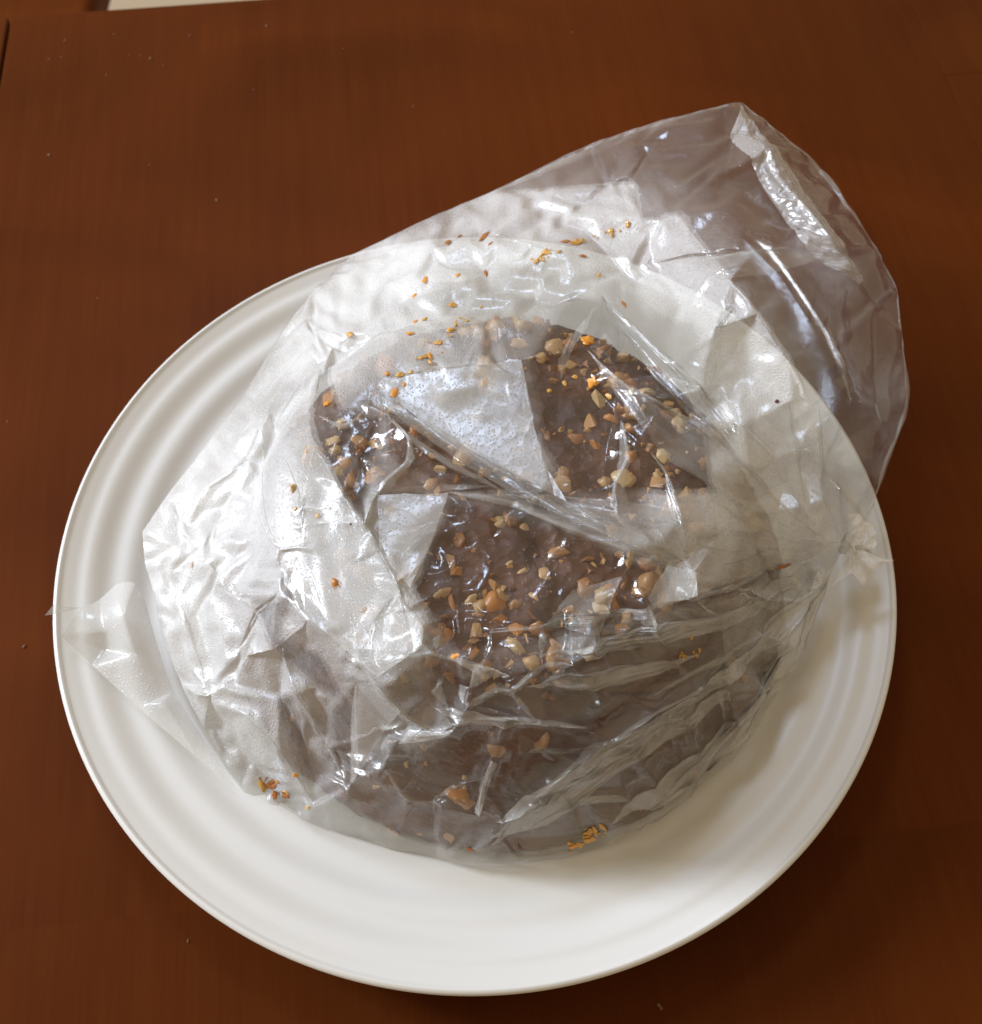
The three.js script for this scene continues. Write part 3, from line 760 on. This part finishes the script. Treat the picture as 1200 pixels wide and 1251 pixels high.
band([4.7,25.6,96.3],[19.1,41,89.8],[43.1,51.8,77.6],[71.9,43.3,58.2],[72.8,40.6,60.6],[44.8,44.8,79.7],[20.9,24.3,89.7]);
band([37.9,27.7,91.4],[50.4,33.3,83.4],[75.2,34.1,64.6],[95.1,33.3,41.1],[95.4,32.2,40.7],[80,23.3,65.9],[54.4,22.6,84.8]);
band([-5.6,65.2,75.5],[9.1,69.4,75.4],[29.5,63.3,75.8],[9.1,65.5,76.6]);
band([13.3,74.8,68.9],[30.1,73.2,64.8],[48.5,64.3,57.7],[62.1,52.1,49.4],[48.8,60.6,59.9],[30.6,65.9,66.5]);
pleat([65.7,70.7,6.2],[80.8,62.1,11.3],[104.8,47.1,10.5],[106.7,44.3,11.2],[83.8,56.9,14.6],[67.6,69.8,11.6]);
pleat([61.2,74.5,22.2],[81.2,57.3,15.4],[103.4,46.8,12.5],[105.3,43.7,13.1],[75,60.4,22.9],[59.8,74.4,28.2]);
pleat([68.7,65.7,30.3],[89.4,51,18],[107,42.5,12.5],[103.7,43.2,16.2],[85.3,45,22.5],[68.4,64.8,33.9]);
band([26.1,75.1,58.9],[47.8,73.5,51.9],[76.7,45.9,32.2],[103.6,42.1,18.4],[105.5,39.1,19.6],[82.7,39.4,32.7],[53.1,65.7,52.7],[30,75.8,62.3]);
band([60.9,52.3,61.5],[80.8,41.7,44.6],[103.7,39.9,21.4],[108.6,34.2,18.9],[93.5,32.5,36.8],[72.1,43.3,56.5]);
band([84,31.4,55.3],[92.5,34,41.4],[106.1,35.8,21.3],[109.1,34.9,17.6],[107.3,29.8,23.4],[96.3,21.2,44.1]);
pleat([-27,71.8,-23.4],[-11.2,72.4,-11.1],[5.3,72.5,0.8],[18.9,75.6,11.5],[32.1,76.8,19.4],[55.7,76.4,31.2],[56.1,74.8,34.4],[40.1,79.1,30.1],[25.3,76.9,21.2],[12.1,76.2,14],[-3.9,76.4,2.5],[-18.1,76,-9.9],[-26.3,72.4,-19.7]);
pleat([-6.4,78,13.8],[9.9,75.3,11.3],[25.8,74,12.8],[41.1,77.7,16.6],[56.5,78.1,19.6],[57,75.1,33.5],[40,79.2,32.1],[25.1,78.3,25.3],[9.8,76.6,17.3]);
pleat([39.7,76,-57.6],[51.7,79.8,-38.4],[64.1,82.7,-19.9],[72.8,80,-9.9],[86,72.3,-0.3],[82.6,69.6,3.4],[70.1,77.5,-2.7],[59.6,78.1,-14.9],[51.6,75.7,-30.1],[42.1,73.9,-51.9]);
pleat([34.2,77.8,-35.2],[45.7,79.1,-20.2],[59.7,76.1,-13.5],[74.7,75.8,0.4],[92.7,58.4,8.4],[86.3,57.5,12.8],[70.6,68.4,8.1],[56.3,74,1.9],[45.2,78.4,-12]);
pleat([42.6,77.5,-10.4],[43.9,77.9,-2.5],[44.2,77.8,4.2],[42,77.4,10.2],[43.6,77.4,20.6],[38.9,78.9,22.4],[39.2,78,11.6],[41.5,76.6,2.1]);
pleat([53.1,75.7,2.4],[54.9,78.1,12.5],[56.7,78.3,21.7],[58.4,74.8,32.9],[55,77.7,26.4],[53.5,77.5,16]);
pleat([75.1,93.5,-45.9],[72.6,89.5,-34],[71,83.2,-24.2],[68,81.1,-18.8],[66.3,82.7,-18.8],[68.4,86.7,-27.4],[71.3,90.1,-38.1]);
pleat([96.5,58.7,3],[100.7,50.4,11.1],[92,56.5,11.2]);
pleat([-25.9,76.8,12.5],[-17.3,77.8,11.6],[-6,77.9,11.2],[6.7,75.2,9.9],[-3.7,77.9,13],[-17.3,77,13.5]);
pleat([-29.1,77.1,24],[-28.6,76.4,14.3],[-24.1,78.8,9.5],[-17.8,79.7,4.2],[-17.7,79.2,-3.5],[-15.6,79.2,3.3],[-21.7,78.6,12],[-25.8,76.3,16.9],[-26.9,76,22.4]);
pleat([45,79,31.6],[49.5,77.6,23.8],[55.2,74.6,34.7],[48.8,76.9,34.4]);
pleat([34.1,75.3,-49.2],[37.8,75.8,-54.5],[34.8,76.3,-45.2],[30,76.9,-36.9],[26.4,73.7,-28.1],[25.5,76.4,-32.8],[29,75.6,-41]);
pleat([26.8,74.4,42.2],[39.8,76.6,39.3],[33.9,73.1,53],[17.8,75.8,53.6]);
pleat([13.5,78,55],[26.6,74.1,48.7],[43.6,75.7,48.4],[30.4,77.1,53.6]);
pleat([-45.2,70.2,-6.6],[-40.8,73.2,-0.6],[-33.1,75.8,15],[-27.5,76.9,25.4],[-30.2,76.5,24.7],[-37.4,75.5,11.6]);
pleat([69.4,89.5,-60.6],[82.1,95.1,-57.6],[100.2,86.3,-68.3],[105.3,85,-63.5],[87.7,90.6,-52.7],[72.8,91.4,-50.2]);
flake([-45.8,69.5,-7.3],[-41.1,73.2,1.6],[-35.4,76.5,13.5],[-29.2,77.1,23],[-25.2,75.8,29.4],[-19.7,76,40.3],[-18,75.8,45.7],[-12.1,77.7,54.3],[-12.5,77.6,58.3],[-16.5,75.2,60.9],[-24.1,70.4,64.3],[-33.7,69,55.4],[-43.1,67.9,47.1],[-50.7,64.8,35.4],[-46.6,67.8,24.9],[-48.2,68.1,9.8]);
flake([-25.9,76.2,13.4],[-16.2,76.7,13.3],[-6.4,77.6,13.6],[-9.2,75.9,23.7],[-13.4,75.6,34.8],[-16,76,41.7],[-21.5,75.7,34.8],[-24.9,75.7,27.3]);
flake([-28.3,71,-28.1],[-16.5,72.8,-31.3],[-4.2,74.7,-32.4],[5.5,75.2,-31.7],[14.5,76,-33.1],[16.3,74.7,-22.1],[18.4,73.7,-8.3],[21.5,73.2,3.9],[26.2,73.8,14.2],[14.6,72,6.4],[1.8,72,-2],[-12.5,72,-12]);
flake([-30.7,61.5,62.8],[-24.8,67.7,64.6],[-18.4,64.7,71.5],[-22.7,51.4,70.7],[-25.7,47.8,74],[-30.1,40.1,78.4],[-33.7,35.7,82.2],[-33.1,45.4,69.7]);
flake([-19.6,54.5,76.9],[-16.7,57.2,73.8],[-5.4,64.5,77.7],[-12.2,58.3,77.6]);
flake([52.5,73.5,34.2],[59.8,74.9,36.9],[59.7,73.6,43.5],[48.6,71,45.6],[46.2,74.3,44.2]);

// sharp creases: the film is pinched into a thin raised ridge
function ridgeShape(points, k0) {
  const flat = points.map((p) => lay(p[0] / 1000, p[1] / 1000, p[2] / 1000)), curve = new THREE.CatmullRomCurve3(flat.map((q) => new THREE.Vector3(q[0], q[1], 0)), false, 'centripetal');
  const n = Math.max(12, Math.round(curve.getLength() / 0.0012)), pos = [], index = [];
  for (let i = 0; i <= n; i++) {
    const t = i / n, q = curve.getPoint(t), d = curve.getTangent(t), w = 0.0005 * (0.25 + 0.75 * Math.sin(Math.PI * t)) * (1 + 0.6 * noise(t * n * 0.16, k0 * 3.3)), h = w * 1.1 * (1 + 0.5 * noise(t * n * 0.3, k0 * 1.7));
    const wander = 0.0003 * noise(t * n * 0.1, k0 * 9.1);
    [[-1.6, -0.0003], [-0.45, h * 0.55], [0, h], [0.4, h * 0.5], [1.4, -0.0003]].forEach(([across, up]) => {
      const a = q.x - d.y * (across * w + wander), b = q.y + d.x * (across * w + wander);
      pos.push(...unlay(a, b, filmAt(a, b) + up));
    });
    if (i < n) for (let j = 0; j < 4; j++) { const k = i * 5 + j; index.push(k, k + 5, k + 1, k + 1, k + 5, k + 6); }
  }
  const g = new THREE.BufferGeometry();
  g.setAttribute('position', new THREE.Float32BufferAttribute(pos, 3));
  g.setIndex(index); g.computeVertexNormals();
  return addUv(g);
}
ridges.push(knots.slice(34, 40), knots.slice(39, 45), knots.slice(44, 50));                      // the bag's folded side edges
ridges.forEach((points, k) => part('crease_ridge', ridgeShape(points, k), ridgeFilm, bag));

// the welded seam along the end of the bag
const sealPairs = [];
function seal(a, b) { sealPairs.push([new THREE.Vector3(...a).divideScalar(1000), new THREE.Vector3(...b).divideScalar(1000)]); }
seal([93.1,72.9,-145.7], [85.6,79,-122.4]);
seal([96,78.7,-128.2], [88,82.6,-113.4]);
seal([100.2,81.4,-112.6], [91.1,85.1,-99.3]);
seal([105.1,81.4,-99.8], [94.8,84.9,-87.7]);
seal([109.4,82.3,-85.9], [98.7,84.7,-78.4]);
seal([114,82,-74], [102,85.8,-67.8]);
seal([120.9,76.3,-67.4], [106.4,84.7,-62.5]);
seal([122.2,75.2,-65.7], [118.7,77.7,-59.8]);
{
  const ca = new THREE.CatmullRomCurve3(sealPairs.map((p) => p[0])), cb = new THREE.CatmullRomCurve3(sealPairs.map((p) => p[1])), pos = [], index = [], nu = 120, nv = 22;
  for (let i = 0; i <= nu; i++) for (let j = 0; j <= nv; j++) {
    const p = ca.getPoint(i / nu).lerp(cb.getPoint(i / nu), j / nv), [a, b] = lay(p.x, p.y, p.z), rag = 0.0006 * noise(i * 0.35, j > nv / 2 ? 4 : 9) * (j === 0 || j === nv ? 1 : 0);
    const c = Math.max(filmAt(a, b), lay(p.x, p.y, p.z)[2] - 0.002) + 0.0010 + 0.0011 * (cells(i * 0.16, j * 0.13, 0, 90)[0] - 0.3) - 0.0007 * (cells(i * 0.4, j * 0.3, 0, 95)[0] - 0.3) + 0.0012 * Math.sin(j / nv * Math.PI);
    pos.push(...unlay(a + rag, b + rag, c));
    if (i < nu && j < nv) { const k = i * (nv + 1) + j; index.push(k, k + 1, k + nv + 1, k + 1, k + nv + 2, k + nv + 1); }
  }
  const g = new THREE.BufferGeometry();
  g.setAttribute('position', new THREE.Float32BufferAttribute(pos, 3));
  g.setIndex(index);
  g.computeVertexNormals();
  part('seal_strip', addUv(g), bandFilm, bag, 'crinkled welded strip along the end of the bag');
}

// the loose corner that lies over the plate's left rim
function flap(...points) { part('corner_flap', sheet(points, 17, 7, 0.7, (x, y, z) => 0.0007 * (cells(x / 0.009, z / 0.014, 0, 33)[0] - 0.3) + 0.0003 * noise(x * 200, z * 200)), flapFilm, bag, 'pale loose corner of the bag lying over the plate rim'); }
flap([-130.5,32,29],[-128.5,32,25.2],[-122.2,26,23.5],[-117.2,24,19.2],[-112.8,26,15.6],[-105.7,29,16.6],[-102.7,26,21.7],[-98.4,24,33.3],[-91.7,20,49.1],[-80.9,18,63.9],[-69.3,16,79],[-82.7,18,68.9],[-101.7,19,53.9],[-116.9,21,41.4],[-126.3,27,33.8],[-113.3,26,31.3],[-103.2,26,39.5],[-115.1,20,34.7],[-106.7,32,29.9],[-93.2,23,54.1]);

// the gathered neck and its frilled end
{
  const axis = new THREE.Vector3(0.86, -0.12, 0.5).normalize(), u = new THREE.Vector3(0, 1, 0).cross(axis).normalize(), v = axis.clone().cross(u);
  const petal = (direction, length, spread, seed) => {             // one crumpled lobe of the frill
    const d = new THREE.Vector3(...direction).normalize(), side = new THREE.Vector3(0, 1, 0.3).cross(d).normalize(), up = d.clone().cross(side), pos = [], index = [], n = 30, m = 44;
    for (let i = 0; i <= n; i++) for (let j = 0; j <= m; j++) {
      const s = i / n, t = j / m * 2 - 1, reach = length * s * (1 + 0.4 * noise(t * 2, seed) + 0.10 * noise(t * 5, seed + 4)), fan = t * spread * (0.35 + 0.65 * s);
      const ruffle = s * (0.0017 * Math.sin(t * 4.5 + seed * 3 + 2 * noise(t * 2, s * 2, seed)) + 0.0016 * noise(t * 3, s * 4, seed + 8)) + 0.0016 * Math.sin(s * 3);
      const p = neck.clone().addScaledVector(d, reach * Math.cos(fan)).addScaledVector(side, reach * Math.sin(fan) + 0.0012 * t).addScaledVector(up, ruffle);
      pos.push(p.x, Math.max(p.y, plateY(Math.hypot(p.x, p.z)) + 0.001), p.z);
      if (i < n && j < m) { const k = i * (m + 1) + j; index.push(k, k + 1, k + m + 1, k + 1, k + m + 2, k + m + 1); }
    }
    const g = new THREE.BufferGeometry();
    g.setAttribute('position', new THREE.Float32BufferAttribute(pos, 3));
    g.setIndex(index); g.computeVertexNormals();
    return addUv(g);
  };
  part('frilled_end', mergeGeometries([petal([0.9, 0.3, -0.3], 0.0085, 1.0, 1.3), petal([0.8, -0.05, 0.5], 0.0075, 1.1, 4.1), petal([0.35, -0.12, 1], 0.0130, 0.7, 7.7), petal([0.6, 0.5, 0.5], 0.0060, 1.2, 9.2)]), frillFilm, bag, 'short frilled end of the bag beyond its tied neck');
  const ring = new THREE.TorusGeometry(0.0026, 0.0009, 10, 40), p = ring.attributes.position;
  for (let i = 0; i < p.count; i++) { const k = 1 + 0.12 * noise(p.getX(i) * 900, p.getY(i) * 900, p.getZ(i) * 900); p.setXYZ(i, p.getX(i) * k, p.getY(i) * k, p.getZ(i) * k * 1.6); }
  ring.computeVertexNormals();
  ring.applyQuaternion(new THREE.Quaternion().setFromUnitVectors(new THREE.Vector3(0, 0, 1), axis)).translate(neck.x, neck.y, neck.z);
  part('neck_knot', addUv(ring), flapFilm, bag);
}

// ------------------------------------------------------------------ crumbs and chips that stick to the film
const crumbRandom = seeded(17);
const crumbShapes = [0, 1, 2, 3, 4].map((k) => {
  const g = mergeVertices(new THREE.IcosahedronGeometry(1, 2).deleteAttribute('uv').deleteAttribute('normal')), p = g.attributes.position;
  for (let i = 0; i < p.count; i++) { const f = 1 + 0.75 * perlin.noise(p.getX(i) * 1.3 + k * 5, p.getY(i) * 1.3, p.getZ(i) * 1.3) + 0.25 * perlin.noise(p.getX(i) * 4, p.getY(i) * 4 + k, p.getZ(i) * 4); p.setXYZ(i, p.getX(i) * f, p.getY(i) * f, p.getZ(i) * f); }
  g.computeVertexNormals();
  return g;
});
const crumbSkins = [[0.80, 0.32, 0.03], [0.66, 0.36, 0.07], [0.42, 0.15, 0.03], [0.10, 0.04, 0.02]].map((c) => new THREE.MeshPhysicalMaterial({ color: lin(...c), roughness: 0.4, clearcoat: 0.5, clearcoatRoughness: 0.2 }));
const crumbs = [
{ at: [-8.7,58.4,-96.4], w: 6, h: 10, label: "upright orange chip left of the long brown chip near the upper edge of the bag" },
{ at: [-4.8,58,-99.7], w: 3.5, h: 6, label: "tiny orange bit between the upright orange chip and the long brown chip" },
{ at: [3.6,61,-96.8], w: 5, h: 16, label: "long brown chip stuck to the milky film near the upper left edge of the bag" },
{ at: [5.8,62.6,-91.5], w: 3, h: 6, label: "small tan bit touching the lower right end of the long brown chip" },
{ at: [-15.9,60.9,-77.8], w: 4, h: 8, label: "slim orange crumb, upper of two beyond the back left of the cake" },
{ at: [-19.2,60.8,-71.2], w: 4, h: 5, label: "small orange crumb, lower of two beyond the back left of the cake" },
{ at: [-5,64.2,-76.5], w: 5, h: 4, label: "flat orange crumb just beyond the back edge of the dark cake top" },
{ at: [4.1,65.4,-76.8], w: 3, h: 8, label: "thin brown sliver standing across the back edge of the dark cake top" },
{ at: [-39.6,56.2,-58.8], w: 7, h: 5, label: "orange yellow crumb by the film fold at the far left shoulder of the cake" },
{ at: [-6.6,66.9,-62.1], w: 7, h: 5, label: "yellow crumb just inside the back edge of the cake top" },
{ at: [-18.3,64.3,-57.4], w: 4, h: 5, label: "left crumb of the close pair above the white triangular fold" },
{ at: [-15.1,65.5,-57], w: 5, h: 6, label: "right crumb of the close pair above the white triangular fold" },
{ at: [-19.3,65.5,-51.2], w: 6, h: 4, label: "orange crumb just below the close pair above the white triangular fold" },
{ at: [-6.8,69.6,-49.4], w: 5, h: 5, label: "lone orange crumb on the grey film above the middle of the white triangular fold" },
{ at: [-21.6,70.7,-31.7], w: 6, h: 5, label: "orange crumb on the left tip of the white triangular fold, right of a smaller one" },
{ at: [-23.1,70.4,-25.5], w: 5, h: 9, label: "oval orange crumb lying just under the left tip of the white triangular fold" },
{ at: [-25.5,68.8,-33.4], w: 4, h: 4, label: "small orange crumb left of the tip of the white triangular fold" },
{ at: [3.6,73.7,-26.5], w: 5, h: 7, label: "yellow crumb in the middle of the white triangular fold" },
{ at: [-20.2,71,-28], w: 3, h: 4, label: "tiny orange speck between the crumbs at the left tip of the white triangular fold" },
{ at: [-10.3,69.7,-44.5], w: 5, h: 5, label: "small orange crumb on the upper left side of the white triangular fold" },
{ at: [-12.9,70.4,-38.9], w: 3, h: 7, label: "thin upright orange crumb just above the left side of the white triangular fold" },
{ at: [34.4,75.9,-40.1], w: 11, h: 11, label: "largest bright orange crumb, on the film over the back right of the cake top" },
{ at: [35.7,74.3,-26.1], w: 8, h: 8, label: "dull orange crumb below the largest bright orange crumb" },
{ at: [40.3,74.2,-21.1], w: 6, h: 4, label: "flat yellow crumb lower right of the dull orange crumb on the cake top" },
{ at: [30.6,72.7,-29.2], w: 4, h: 3, label: "tiny yellow crumb upper left of the dull orange crumb on the cake top" },
{ at: [27.4,72.1,-27.2], w: 3, h: 5, label: "small upright yellow crumb left of the dull orange crumb on the cake top" },
{ at: [22.7,72.7,-24.1], w: 4, h: 4, label: "small yellow crumb next to the right corner of the white triangular fold" },
{ at: [9.5,72.2,5.9], w: 3, h: 3, label: "tiny yellow speck between the white triangular fold and the long pleat below it" },
{ at: [32.5,69.1,-85.9], w: 5, h: 3, label: "brown crumb in the smeared streak beyond the back of the cake" },
{ at: [35.4,69.9,-79.4], w: 6, h: 3, label: "reddish brown crumb just under the smeared streak beyond the back of the cake" },
{ at: [29.9,68.9,-86.8], w: 8, h: 3, label: "flat brown crumb at the left end of the streak beyond the back of the cake" },
{ at: [40.2,70.2,-71.1], w: 3, h: 7, label: "upright yellow crumb at the top of the folds behind the right of the cake top" },
{ at: [46.5,75.2,-54.7], w: 3, h: 9, label: "thin brown crumb lying along the fold at the back right of the cake top" },
{ at: [-4,74.8,60.6], w: 6, h: 4, label: "bright orange crumb under the film near the front left edge of the cake top" },
{ at: [87,81.1,-13.8], w: 3, h: 3, label: "lone brown speck on the pale film left of the tied neck's upper folds" },
{ at: [-49.4,65.9,11.2], w: 2, h: 3, label: "tiny yellow crumb on the white film beside the upper end of the big white flake" },
{ at: [-42.7,70.7,16.7], w: 4, h: 4, label: "yellow crumb on the upper part of the big white flake of film" },
{ at: [-85.2,39.3,15.7], w: 2, h: 5, label: "thin brown crumb on the white film near the left tip of the bag" },
{ at: [-55.8,54.2,49], w: 4, h: 4, label: "small brown crumb at the dark crease in the lower left film" },
{ at: [-47.9,18.7,83.6], w: 3, h: 5, label: "orange crumb at the bottom left edge of the bag, lowest of those there" },
{ at: [-1.1,20,95.9], w: 5, h: 3, label: "red brown crumb at the bottom front edge of the bag" },
{ at: [91.6,45.5,20.1], w: 12, h: 4, label: "red brown chip caught in the pleats just left of the tied bag neck" },
{ at: [-57.7,18.1,76.5], w: 4, h: 5, label: "orange crumb in the middle of the smear at the lower left bag edge" },
{ at: [-51,26.8,76.7], w: 4, h: 4, label: "orange crumb at the upper right end of the smear at the lower left bag edge" },
{ at: [12.8,19.2,95.3], w: 2, h: 5, label: "dark speck on the lower front film, lower of two" },
{ at: [13.1,22.9,91.2], w: 2, h: 2, label: "dark speck on the lower front film, upper of two" },
{ at: [-43.1,63.6,-26.3], w: 5, h: 6, label: "large orange nut bit pressed against the film at the far left of the cake top" },
{ at: [32.9,17.1,92.2], w: 10, h: 5, label: "flat orange crumb in the smear at the lower right front of the bag" },
{ at: [28.2,16.4,93.8], w: 6, h: 4, label: "small orange crumb left of the smear at the lower right front of the bag" },
{ at: [-55.5,15.5,78.9], w: 6, h: 3, label: "orange crumb at the lower end of the smear at the lower left bag edge" },
{ at: [-63.2,14.2,76.5], w: 4, h: 10, label: "long thin crumb at the outer side of the smear at the lower left edge" },
{ at: [23,60.5,-119.3], w: 2, h: 3, label: "tiny yellow speck at the very top edge of the milky film" },
{ at: [19.1,67.5,-80.4], w: 3, h: 2, label: "yellow speck at the left end of the streak beyond the back of the cake" },
{ at: [-32.9,74.5,21.5], w: 2, h: 2, label: "tiny dark speck on the upper right part of the big white flake" },
{ at: [59,56.6,46.4], w: 3, h: 3, label: "pale yellow crumb on the film over the right front side of the cake" },

];
const crumbTurn = new THREE.Quaternion(), Z = new THREE.Vector3(0, 0, 1);
function stick(m, a, b, w, h, turn) {                            // lays a crumb flat on the film at (a, b)
  const n = filmNormal(a, b);
  m.position.set(...unlay(a, b, filmAt(a, b))).addScaledVector(n, 0.0003);
  m.quaternion.setFromUnitVectors(Z, n).multiply(crumbTurn.setFromAxisAngle(Z, turn));
  m.scale.set(w, h, Math.min(w, h) * 0.4);
}
crumbs.forEach(({ at, w, h, label }, i) => {
  const [a, b] = lay(at[0] / 1000, at[1] / 1000, at[2] / 1000), dark = /^(tiny )?dark|lone brown/.test(label), brown = /brown/.test(label), bright = /bright|large/.test(label);
  const m = part(numbered('crumb'), crumbShapes[i % 5], crumbSkins[dark ? 3 : brown ? 2 : bright ? 0 : /yellow|tan/.test(label) ? 1 : Math.floor(crumbRandom() * 2)], scene);
  stick(m, a, b, w * 0.00018, h * 0.00018, (crumbRandom() - 0.5) * 0.7);
  m.userData = { label, category: 'crumb' };
});
function cluster(n, spread, label, ...points) {                   // many tiny grains that cannot be told apart
  const bits = [], m = new THREE.Object3D();
  for (let k = 0; k < n; k++) {
    const s = crumbRandom() * (points.length - 1), i = Math.min(Math.floor(s), points.length - 2), f = s - i;
    const p = [0, 1, 2].map((c) => (points[i][c] * (1 - f) + points[i + 1][c] * f) / 1000), [a, b] = lay(...p), r = 0.00022 + 0.0006 * crumbRandom() ** 3;
    const off = () => (crumbRandom() + crumbRandom() - 1) * spread * 0.0009;
    stick(m, a + off(), b + off(), r * (1 + crumbRandom()), r, crumbRandom() * 6.3);
    m.updateMatrix();
    bits.push(crumbShapes[k % 5].clone().applyMatrix4(m.matrix));
  }
  const g = part(numbered('crumb_smear'), mergeGeometries(bits), crumbSkins[/yellow|pale/.test(label) ? 1 : 2], scene);
  g.userData = { label, category: 'crumbs', kind: 'stuff' };
}

cluster(26, 3.2, "orange brown smear of crumbs at the lower left edge of the bag", [-62.6,15.5,75], [-59.4,14.1,77.7], [-55,14.7,80.4]);
cluster(24, 2.6, "yellow brown smear of crumbs at the lower right front of the bag", [25.8,15.8,95.1], [31,17.4,92.7], [37,24.7,91.3]);
cluster(30, 2.0, "long thin streak of pale crumbs beyond the back of the cake", [20.4,68,-79.9], [29.8,69.4,-84.9], [40.7,69.3,-88.5], [50.9,74.2,-89.1]);
cluster(20, 2.6, "pale yellow patch of crumbs on the film over the right front of the cake", [53.6,62.8,57.2], [58.5,56.1,52.5], [62.9,50.7,48.8]);
cluster(26, 4.5, "loose scatter of tiny yellow grains above the white triangular fold", [-19.1,71.1,-32.6], [-9.5,70.2,-44.1], [0.5,68.7,-58.2]);

// ------------------------------------------------------------------ the window that lights it all, outside the picture
function windowAt(at, target, w, h, panes, color) {
  const frame = new THREE.Group(), bars = [], gap = 0.02, W = panes * w + (panes - 1) * gap;
  frame.name = numbered('window'); frame.userData = { kind: 'structure' };
  frame.position.copy(at); frame.lookAt(target); frame.translateZ(-0.03);
  scene.add(frame);
  for (let k = 0; k <= panes; k++) { const inner = k > 0 && k < panes, t = inner ? gap : 0.05; bars.push(new THREE.BoxGeometry(t, h + 0.1, 0.05).translate(k === 0 ? -W / 2 - 0.025 : k === panes ? W / 2 + 0.025 : -W / 2 + k * (w + gap) - gap / 2, 0, 0)); }
  for (const s of [-1, 1]) for (let k = 0; k < panes; k++) bars.push(new THREE.BoxGeometry(w, 0.05, 0.05).translate(-W / 2 + w / 2 + k * (w + gap), s * (h / 2 + 0.025), 0));
  part('window_frame', mergeGeometries(bars), new THREE.MeshStandardMaterial({ color: lin(0.75, 0.75, 0.73), roughness: 0.5 }), frame);
  const glow = new THREE.MeshStandardMaterial({ color: 0x000000, emissive: color, emissiveIntensity: 2 });
  for (let k = 0; k < panes; k++) part('window_pane', new THREE.BoxGeometry(w, h, 0.008).translate(-W / 2 + w / 2 + k * (w + gap), 0, -0.01), glow, frame);
}
windowAt(WINDOW, new THREE.Vector3(0, 0.05, 0), 0.16, 0.52, 2, windowColor);
windowAt(SKYLIGHT, new THREE.Vector3(0, 0.06, 0), 0.28, 0.28, 1, skyColor);

scene.traverse((o) => { if (o.isMesh) o.castShadow = o.receiveShadow = true; });
renderer.render(scene, camera);
